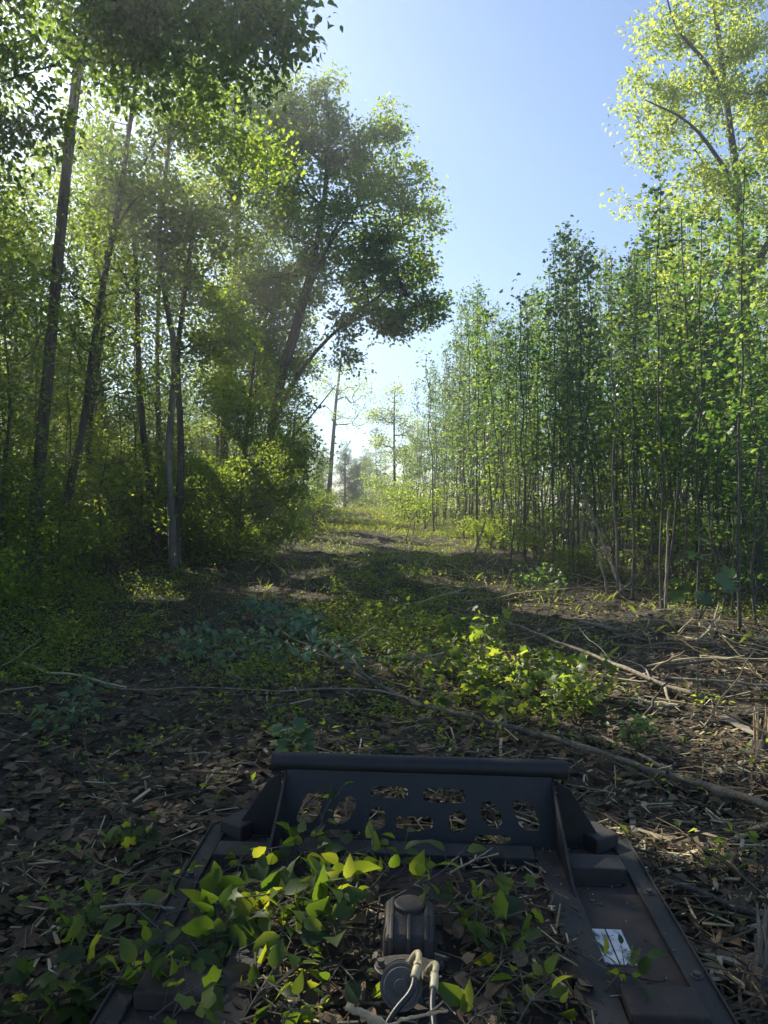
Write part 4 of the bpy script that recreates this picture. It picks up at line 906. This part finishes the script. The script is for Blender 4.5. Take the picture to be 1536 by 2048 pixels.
# ------------------------------------------------------------------ the brush cutter
YAW = math.radians(-2.4)
MO = 2.6
mower = empty('brush_cutter', (MO * math.sin(-YAW), MO, 0.0)); mower.rotation_euler = (math.radians(1.0), math.radians(1.0), YAW)
tag(mower, 'black steel brush cutter attachment with push bar, strewn with green leaves', 'brush cutter')
def L(u, v, w_): return (u, v - MO, w_)
bpy.context.view_layer.update()
MW = np.array(mower.matrix_world)
def onm(u, v, w_): p = MW @ np.array([u, v - MO, w_, 1.0]); return p[:3]
def am(px, py, w_):
    """pixel ray met with the plane w above the deck"""
    best = None
    for d in np.arange(1.2, 4.0, .01):
        p = at(px, py, d)
        if p[2] < .245 + w_: return p
    return at(px, py, 3.9)


def mower_build():
    Z = .245
    # deck plate with chamfered front corners and skirts
    mb = MB(); outline = [(-.92, 1.25 - MO), (.92, 1.25 - MO), (.92, 3.42 - MO), (.84, 3.52 - MO), (.66, 3.52 - MO), (.66, 3.30 - MO), (-.66, 3.30 - MO), (-.66, 3.52 - MO), (-.84, 3.52 - MO), (-.92, 3.42 - MO)]
    mb.prism(outline, Z - .012, Z, 2); mb.build('deck_plate', M['deck'], mower, bevel=.003)
    mb = MB()
    for s in (-1, 1): mb.box(L(s * .914, 2.33, .14), (.012, 2.16, .18))
    mb.build('skirt', M['rail'], mower, bevel=.002)
    for s in (-1, 1):
        mb = MB(); mb.box(L(s * .882, 2.33, Z + .010), (.075, 2.14, .018)); mb.box(L(s * .916, 2.33, Z + .016), (.009, 2.14, .03)); mb.build('side_rail', M['rail'], mower, bevel=.006)
        mb = MB(); mb.box(L(s * .545, 2.24, Z + .02), (.115, 1.98, .038)); mb.build('frame_rail', M['rail'], mower, bevel=.006)
        mb = MB(); mb.box(L(s * .712, 3.09, Z + .035), (.215, .12, .066)); mb.build('cross_member', M['rail'], mower, bevel=.005)
        mb = MB(); mb.box(L(s * .775, 3.37, Z + .035), (.13, .15, .07), (0, 0, s * .55)); mb.build('corner_block', M['rail'], mower, bevel=.008)
        mb = MB(); mb.box(L(s * .72, 2.27, Z + .03), (.225, .14, .058)); mb.build('hinge_block', M['deck'], mower, bevel=.008)
        # side brace: upright web and sloping gusset
        mb = MB(); mb.prism([(2.86 - MO, Z + .045), (3.40 - MO, Z + .0), (3.46 - MO, .50), (3.40 - MO, .535)], s * .585 - .006, s * .585 + .006, 0); mb.build('brace', M['steel'], mower, bevel=.002)
        mb = MB(); y0 = 3.345 - MO
        pts = [(s * .60, .53), (s * .655, .50), (s * .80, Z + .03), (s * .80, Z), (s * .60, Z)]
        mb.prism(pts if s < 0 else pts[::-1], y0 - .005, y0 + .005, 1); mb.build('gusset', M['steel'], mower, bevel=.002)
    mb = MB(); mb.box(L(0, 3.17, Z + .03), (.96, .11, .055)); mb.build('cross_member', M['rail'], mower, bevel=.005)
    mb = MB(); n = 3; mb.tube([L(-.655, 3.42, .555), L(-.3, 3.42, .555), L(.655, 3.42, .555)], .041, 28); o = mb.build('push_bar', M['steel'], mower, True, bevel=.004)
    for p in o.data.polygons:
        if len(p.vertices) > 4: p.use_smooth = False
    # perforated front panel
    cu = bpy.data.curves.new('panel', 'CURVE'); cu.dimensions = '2D'; cu.fill_mode = 'BOTH'; cu.extrude = .005
    def poly(pts):
        sp = cu.splines.new('POLY'); sp.points.add(len(pts) - 1); sp.use_cyclic_u = True
        for k, p in enumerate(pts): sp.points[k].co = (p[0], p[1], 0, 1)
    def rr(cx, cz, wd, ht, rot=0, e=3.0, shear=0):
        out = []
        for k in range(28):
            a = k * 2 * math.pi / 28; c, s_ = math.cos(a), math.sin(a); x = math.copysign(abs(c) ** (2 / e), c) * wd / 2; z = math.copysign(abs(s_) ** (2 / e), s_) * ht / 2
            x += shear * z; out.append((cx + x * math.cos(rot) - z * math.sin(rot), cz + x * math.sin(rot) + z * math.cos(rot)))
        return out
    D, W0, W1 = 3.33, .58, .235
    hgt = .30
    poly([(-W0, 0), (W0, 0), (W0, hgt), (-W0, hgt)])
    # hole positions: photo pixels -> panel coordinates
    def hp(px, py): return (px - 832) / F * 3.37, hgt - (py - 1548) / 150.0 * hgt
    def hole(x0, x1, y0, y1, e=3.0, shear=0):
        a = hp(x0, y0); b = hp(x1, y1); poly(rr((a[0] + b[0]) / 2, (a[1] + b[1]) / 2, abs(b[0] - a[0]), abs(b[1] - a[1]), 0, e, shear))
    hole(737, 812, 1577, 1601, 5); hole(842, 928, 1577, 1607, 4); hole(790, 862, 1636, 1662, 5)
    for m in (1, -1):
        def q(x0, x1, y0, y1, e, sh):
            if m == 1: hole(x0, x1, y0, y1, e, sh)
            else: hole(1664 - x1, 1664 - x0, y0, y1, e, -sh)
        q(894, 928, 1620, 1665, 2.2, 0); q(957, 996, 1600, 1656, 2.2, -.35); q(1024, 1066, 1595, 1657, 4, -.35); q(944, 1014, 1668, 1684, 4, 0)
    co = bpy.data.objects.new('tmp', cu); COL.objects.link(co); dg = bpy.context.evaluated_depsgraph_get()
    me = bpy.data.meshes.new_from_object(co.evaluated_get(dg)); bpy.data.objects.remove(co); bpy.data.curves.remove(cu)
    me.name = 'front_panel'; me.materials.clear(); me.materials.append(M['steel'])
    po = bpy.data.objects.new('front_panel', me); link(po, mower); po.location = L(0, 3.27, Z + .01); po.rotation_euler = (math.radians(90 - 22), 0, 0)
    # gearbox, motor, elbows and hoses
    IM = np.linalg.inv(MW)
    def loc(px, py, w_): return (IM @ np.append(am(px, py, w_), 1.0))[:3]
    c = loc(818, 1850, .10)
    mb = MB(); mb.box((c[0], c[1], Z + .03), (.25, .32, .06), taper=.92); mb.build('gearbox_base', M['cast'], mower, bevel=.016, seg=3)
    mb = MB(); mb.prism([(c[1] - .15, Z + .058), (c[1] + .13, Z + .058), (c[1] + .11, Z + .12), (c[1] + .03, Z + .165), (c[1] - .06, Z + .165), (c[1] - .13, Z + .13)], c[0] - .082, c[0] + .082, 0)
    mb.build('gearbox_housing', M['cast'], mower, bevel=.022, seg=4)
    for k in (-1, 0, 1):
        mb = MB(); mb.prism([(c[1] - .165, Z + .058), (c[1] + .145, Z + .058), (c[1] + .122, Z + .125), (c[1] + .035, Z + .172), (c[1] - .066, Z + .172), (c[1] - .142, Z + .135)], c[0] + k * .055 - .006, c[0] + k * .055 + .006, 0); mb.build('casting_rib', M['cast'], mower, bevel=.003)
    mb = MB(); mb.tube([(c[0], c[1] - .01, Z + .16), (c[0], c[1] - .01, Z + .178), (c[0], c[1] - .01, Z + .182)], [.05, .05, .044], 28); mb.build('filler_cap', M['cast'], mower)
    for k in range(8):
        a = k * math.pi / 4 + .4; x, y = c[0] + .112 * math.cos(a), c[1] + .145 * math.sin(a)
        mb = MB(); mb.tube([(x, y, Z + .058), (x, y, Z + .062)], .014, 16); mb.tube([(x, y, Z + .062), (x, y, Z + .074)], .0095, 6); mb.build('bolt', M['rail'], mower)
    f = loc(812, 1925, .12)
    mb = MB(); n = 32; fl = []
    for k in range(n):
        a = k * 2 * math.pi / n; r = .062 + .034 * abs(math.cos(a)) ** 3; fl.append((f[0] + r * math.cos(a), f[1] + r * math.sin(a)))
    mb.prism(fl, Z + .085, Z + .11, 2); mb.build('flange', M['cast'], mower, bevel=.004)
    for sx in (-1, 1):
        x = f[0] + sx * .076; mb = MB(); mb.tube([(x, f[1], Z + .11), (x, f[1], Z + .113)], .017, 18); mb.tube([(x, f[1], Z + .113), (x, f[1], Z + .128)], .0115, 6); mb.build('flange_bolt', M['motor'], mower)
    g = loc(803, 1985, .09)
    mb = MB(); ax = np.array([0, -.62, .35]); ax /= np.linalg.norm(ax); g0 = np.array([f[0], f[1], Z + .06])
    prof = [(0, .060), (.03, .060), (.031, .064), (.05, .064), (.051, .057), (.075, .057), (.076, .061), (.098, .061), (.099, .056), (.135, .056), (.136, .060), (.160, .060), (.161, .050), (.168, .048), (.169, .022), (.178, .020), (.179, .002)]
    mb.tube([g0 + ax * t + [-.012, 0, 0] for t, r in prof], [r for t, r in prof], 32); hm = mb.build('hydraulic_motor', M['motor'], mower, True); em = hm.modifiers.new('edges', 'EDGE_SPLIT'); em.split_angle = .6
    for px, py, lab in ((770, 1948, 0), (842, 2000, 0)):
        q = loc(px, py, .10); mb = MB(); mb.tube([q, q + ax * .02], .008, 6); mb.build('motor_bolt', M['rail'], mower)
    for el, hs in [([(818, 1934, .13), (822, 1921, .165), (831, 1907, .185), (838, 1905, .19), (838, 1916, .19), (835, 1933, .185)], [(829, 1957, .175), (826, 1975, .165), (817, 1992, .155), (798, 2012, .14), (778, 2040, .12), (755, 2090, .1)]),
                   ([(853, 1953, .11), (857, 1940, .145), (866, 1928, .165), (873, 1928, .17), (871, 1940, .17), (869, 1950, .165)], [(867, 1979, .155), (865, 1995, .15), (864, 2015, .145), (868, 2050, .14), (870, 2110, .12)])]:
        e = np.array([loc(*q) for q in el]); h = np.array([loc(*q) for q in hs])
        mb = MB(); mb.tube(smooth_line(e, 14), .0095, 12); mb.tube([e[0], e[0] * .3 + e[1] * .7], .0155, 6); mb.tube([e[-2] * .4 + e[-1] * .6, e[-1]], .0125, 6)
        ft = mb.build('elbow_fitting', M['brass'], mower, True)
        for p in ft.data.polygons: p.use_smooth = False
        mb = MB(); mb.tube([e[-1], e[-1] * .9 + h[0] * .1, e[-1] * .5 + h[0] * .5, e[-1] * .1 + h[0] * .9, h[0]], [.0105, .0125, .0128, .0125, .011], 12); mb.build('crimp_collar', M['brass'], ft, True)
        mb = MB(); mb.tube(smooth_line(h, 34), .0088, 16); mb.build('hydraulic_hose', M['rubber'], mower, True)
    rs = np.random.RandomState(4)
    for s in (-1, 1):
        for (u0, v0, u1, v1, zz) in ((s * .608, 1.5, s * .608, 3.0, Z + .004), (s * .61, 3.026, s * .80, 3.026, Z + .004), (s * .60, 3.335, s * .78, 3.335, Z + .006)):
            t = np.linspace(0, 1, 60)[:, None]; p = np.array([L(u0, v0, zz)]) * (1 - t) + np.array([L(u1, v1, zz)]) * t
            mb = MB(); mb.tube(p + rs.randn(60, 3) * .0006, .0055 + .0018 * np.sin(np.arange(60) * 2.1), 6); mb.build('weld_bead', M['rail'], mower, True)
        for v0 in (1.75, 2.45, 2.95):
            mb = MB(); mb.tube([L(s * .882, v0, Z + .019), L(s * .882, v0, Z + .022)], .019, 18); mb.tube([L(s * .882, v0, Z + .022), L(s * .882, v0, Z + .033)], .013, 6); mb.build('bolt', M['motor'], mower)
    t = np.linspace(0, 1, 50)[:, None]; mb = MB(); mb.tube(np.array([L(-.57, 3.39, .523)]) * (1 - t) + np.array([L(.57, 3.39, .523)]) * t, .005 + .002 * np.sin(np.arange(50) * 2.3), 6); mb.build('weld_bead', M['steel'], mower, True)
    mb = MB(); mb.box(L(.632, 2.62, Z + .0025), (.052, .20, .003)); mb.box(L(.69, 2.62, Z + .0025), (.052, .20, .003)); o = mb.build('worn_label', M['decal'], mower); o['label'] = 'worn white warning label on the deck'
mower_build()

def twigs_on_deck():
    G = 'leafy twigs lying on the cutter'
    # rubbish on the deck
    rs = np.random.RandomState(15); mb = MB(); n = 1500
    u = rs.uniform(-.5, .5, n); v = rs.uniform(1.5, 3.1, n); k = rs.rand(n) < np.where(np.abs(u) < .12, .25, .9); u, v = u[k], v[k]; n = len(u)
    P = (MW @ np.stack([u, v - MO, .262 + .05 * rs.rand(n) ** 2 + .04 * vnoise(u * 6, v * 6, 9), np.ones(n)])).T[:, :3]
    sticks(mb, P[:, 0], P[:, 1], P[:, 2], .02 + rs.exponential(.05, n), .003 + .006 * rs.rand(n), .003 + .003 * rs.rand(n), rs, .25, rs.rand(n) ** 2.2)
    n = 900; u = rs.uniform(-.9, .86, n); v = rs.uniform(1.5, 3.3, n); P = (MW @ np.stack([u, v - MO, np.where((np.abs(u) > .48) & (np.abs(u) < .61), .287, np.where(np.abs(u) > .84, .267, .249)), np.ones(n)])).T[:, :3]
    sticks(mb, P[:, 0], P[:, 1], P[:, 2], .004 + rs.exponential(.010, n), .002 + .003 * rs.rand(n), .001 + .002 * rs.rand(n), rs, .06, rs.rand(n) ** 1.5)
    tag(mb.build('chaff', M['chips']), 'bark shreds and stalks lying on the middle of the cutter deck', 'debris', kind='stuff')
    mb = MB(); n = 420; u = rs.uniform(-.52, .5, n); v = rs.uniform(1.5, 3.0, n); k = np.abs(u + .02) > .13; u, v = u[k], v[k]; n = len(u)
    P = (MW @ np.stack([u, v - MO, .27 + .06 * rs.rand(n), np.ones(n)])).T[:, :3]; leaves(mb, P, .07, 'ovate', rs, up=1.3, droop=0, tilt=.5)
    tag(mb.build('fallen_leaves', M['litter']), 'brown dead leaves caught on the cutter deck', 'dead leaves', kind='stuff')
    spr = [
        ([(330, 1830, .05), (430, 1800, .10), (540, 1790, .16), (620, 1770, .2), (690, 1740, .22)], 18, .12, 'ovate', 'leafy twig with sunlit yellow green leaves pointing at the motor'),
        ([(480, 1900, .06), (560, 1860, .12), (620, 1840, .16), (690, 1850, .17)], 12, .11, 'ovate', 'sunlit broad leaves on the near side of the yellow twig'),
        ([(420, 1760, .06), (470, 1730, .1), (520, 1700, .15), (580, 1690, .18)], 13, .09, 'ovate', 'dim leafy twig near the left brace'),
        ([(560, 1760, .06), (600, 1710, .12), (640, 1660, .2), (650, 1620, .26)], 13, .085, 'ovate', 'upright twig in front of the left panel holes'),
        ([(620, 1740, .06), (680, 1720, .12), (720, 1700, .16), (760, 1690, .18)], 12, .09, 'ovate', 'shaded twig in front of the middle of the panel'),
        ([(740, 1780, .10), (780, 1730, .16), (810, 1690, .22), (820, 1650, .28)], 12, .10, 'ovate', 'twig of upright leaves right in front of the central slots'),
        ([(780, 1800, .12), (830, 1770, .16), (880, 1750, .2), (935, 1690, .26)], 13, .10, 'ovate', 'twig above the gearbox reaching toward the right panel holes'),
        ([(900, 1880, .05), (960, 1850, .1), (1020, 1830, .12), (1090, 1810, .14)], 14, .11, 'maple', 'dark lobed leaves against the right frame rail'),
        ([(860, 1830, .1), (930, 1800, .14), (990, 1790, .14), (1050, 1770, .14)], 12, .09, 'maple', 'dim lobed leaves right of the gearbox'),
        ([(400, 1860, .05), (450, 1850, .08), (500, 1830, .1), (560, 1820, .12)], 14, .09, 'ovate', 'shaded leaves under the yellow twig'),
        ([(300, 1900, .04), (380, 1880, .08), (460, 1870, .1)], 14, .08, 'simple', 'small leaves hanging over the left side of the deck'),
        ([(300, 2040, .06), (350, 2000, .1), (400, 1970, .14), (440, 1960, .15)], 8, .08, 'maple', 'lobed yellow green leaves at the lower left of the deck'),
        ([(560, 2060, .08), (580, 2020, .1), (600, 1995, .12)], 6, .09, 'ovate', 'pale leaves at the bottom left of the motor'),
        ([(920, 2070, .08), (950, 2030, .1), (985, 2010, .12)], 6, .09, 'ovate', 'light leaves at the bottom right of the hoses'),
        ([(1030, 2060, .05), (1060, 2000, .08), (1100, 1960, .1), (1130, 1950, .1)], 9, .085, 'ovate', 'leafy twig along the near end of the right frame rail'),
        ([(1210, 1980, .03), (1240, 1945, .07), (1262, 1920, .1), (1268, 1900, .12)], 11, .075, 'ovate', 'small dark sprig lying on the worn white label'),
        ([(480, 2050, .05), (520, 1980, .08), (560, 1920, .1), (640, 1890, .12)], 12, .08, 'ovate', 'dark leaves left of the motor'),
        ([(700, 1890, .06), (680, 1930, .08), (640, 1990, .08)], 9, .09, 'ovate', 'shaded broad leaves by the motor side'),
        ([(940, 1960, .05), (1000, 1930, .08), (1080, 1900, .09)], 10, .08, 'ovate', 'shaded twig between hoses and right frame rail'),
        ([(640, 1640, .16), (660, 1600, .24), (680, 1585, .28)], 5, .07, 'ovate', 'two pale leaves standing against the panel'),
        ([(500, 1830, .10), (560, 1810, .15), (610, 1790, .19), (650, 1770, .2)], 13, .12, 'ovate', 'bright leaf heap under the sunlit yellow twig'),
        ([(540, 1870, .08), (600, 1830, .15), (650, 1800, .18), (700, 1770, .2)], 12, .11, 'ovate', 'bright pointed leaves between the yellow twig and the gearbox'),
        ([(250, 1800, .03), (300, 1840, .07), (340, 1880, .09), (380, 1920, .1)], 14, .10, 'ovate', 'dark leafy twig across the left side rail'),
        ([(180, 2000, .03), (230, 1960, .08), (280, 1930, .1), (330, 1910, .1)], 14, .10, 'ovate', 'dark leafy twig over the near left corner of the deck'),
        ([(330, 1740, .03), (370, 1760, .08), (420, 1770, .1), (480, 1790, .12)], 14, .09, 'ovate', 'dark leafy twig at the far left of the deck'),
    ]
    for i, (p, n, s, t, lab) in enumerate(spr):
        st = [[am(*q) for q in p]]
        for side in ((1, -1) if i < 19 else ()):
            q0 = st[0][1]; q1 = st[0][2]; e = np.array([-(q1 - q0)[1], (q1 - q0)[0], 0]) * side * .8; st.append([q0, q0 + e * .5 + (q1 - q0) * .3, q0 + e + (q1 - q0) * .6 + np.array([0, 0, -.02])])
        leafy('leafy_twig', lab, 'twig', st, int(n * (1.7 if i in (0, 1, 2, 3, 4, 9, 10, 11, 16, 20, 21) else 1.1)), s * (.92 if i < 2 else .78), t, 'twigleaf', 1000 + i, group=G, spread=.05, r0=.0035, first=.12, tilt=.75, droop=.1, up=.8)
    def st(name, lab, pts, r0, r1, m, parts=(), seed=0): branch(name, lab, 'stick', [am(*q) for q in pts], r0, r1, m, parts=[([am(*q) for q in a], b, c) for a, b, c in parts], seed=seed)
    st('stick', 'pale broken stick crossing the bottom of the motor', [(692, 2012, .2), (735, 2030, .18), (800, 2075, .12)], .010, .012, 'rawwood', seed=1)
    st('stick', 'small forked twig across the hoses', [(770, 2052, .16), (830, 2032, .2), (895, 2022, .2)], .005, .003, 'rawwood', [([(850, 2030, .2), (880, 2010, .22), (886, 2002, .23)], .003, .002)], 2)
    st('stick', 'thin stick hanging over the left side of the deck', [(200, 1815, .06), (280, 1805, .06), (350, 1818, .05)], .006, .004, 'drywood', seed=3)
    st('stick', 'brown stick on the near left of the deck', [(270, 1925, .05), (350, 1920, .05), (370, 1925, .05)], .006, .005, 'drywood', seed=4)
    st('stick', 'split pale stick lying inside the right frame rail', [(1060, 1905, .04), (1100, 1945, .04), (1150, 1995, .04)], .008, .005, 'rawwood', seed=5)
    st('stick', 'long thin dark stem lying across the right frame rail', [(1000, 1900, .06), (1120, 1880, .07), (1200, 1935, .05), (1290, 1960, .02), (1330, 1962, .02)], .004, .003, 'bark', seed=6)
    st('stick', 'thin dark stem reaching up to the panel from the left twigs', [(600, 1780, .1), (760, 1700, .2), (735, 1650, .26)], .003, .002, 'bark', seed=7)
    st('stick', 'thin pale stem pointing at the lower right panel slot', [(900, 1745, .2), (950, 1720, .22), (985, 1695, .22)], .004, .002, 'drywood', seed=8)
twigs_on_deck()

# ------------------------------------------------------------------ air volume added to imitate glare on the cab window
if WINDOW_GLARE:
    mb = MB(); mb.box((0, 50, 12.5), (130, 130, 31)); hz = mb.build('window_glare', None); tag(hz, 'thin scattering volume added to imitate glare on the cab window', 'window_glare', kind='stuff')
    m = bpy.data.materials.new('window_glare'); m.use_nodes = True; n = m.node_tree; n.nodes.clear(); out = n.nodes.new('ShaderNodeOutputMaterial'); pv = n.nodes.new('ShaderNodeVolumePrincipled')
    pv.inputs['Color'].default_value = (.93, .96, 1, 1); pv.inputs['Density']  .default_value = .0042; pv.inputs['Anisotropy'].default_value = .72
    n.links.new(pv.outputs[0], out.inputs['Volume']); hz.data.materials.append(m)
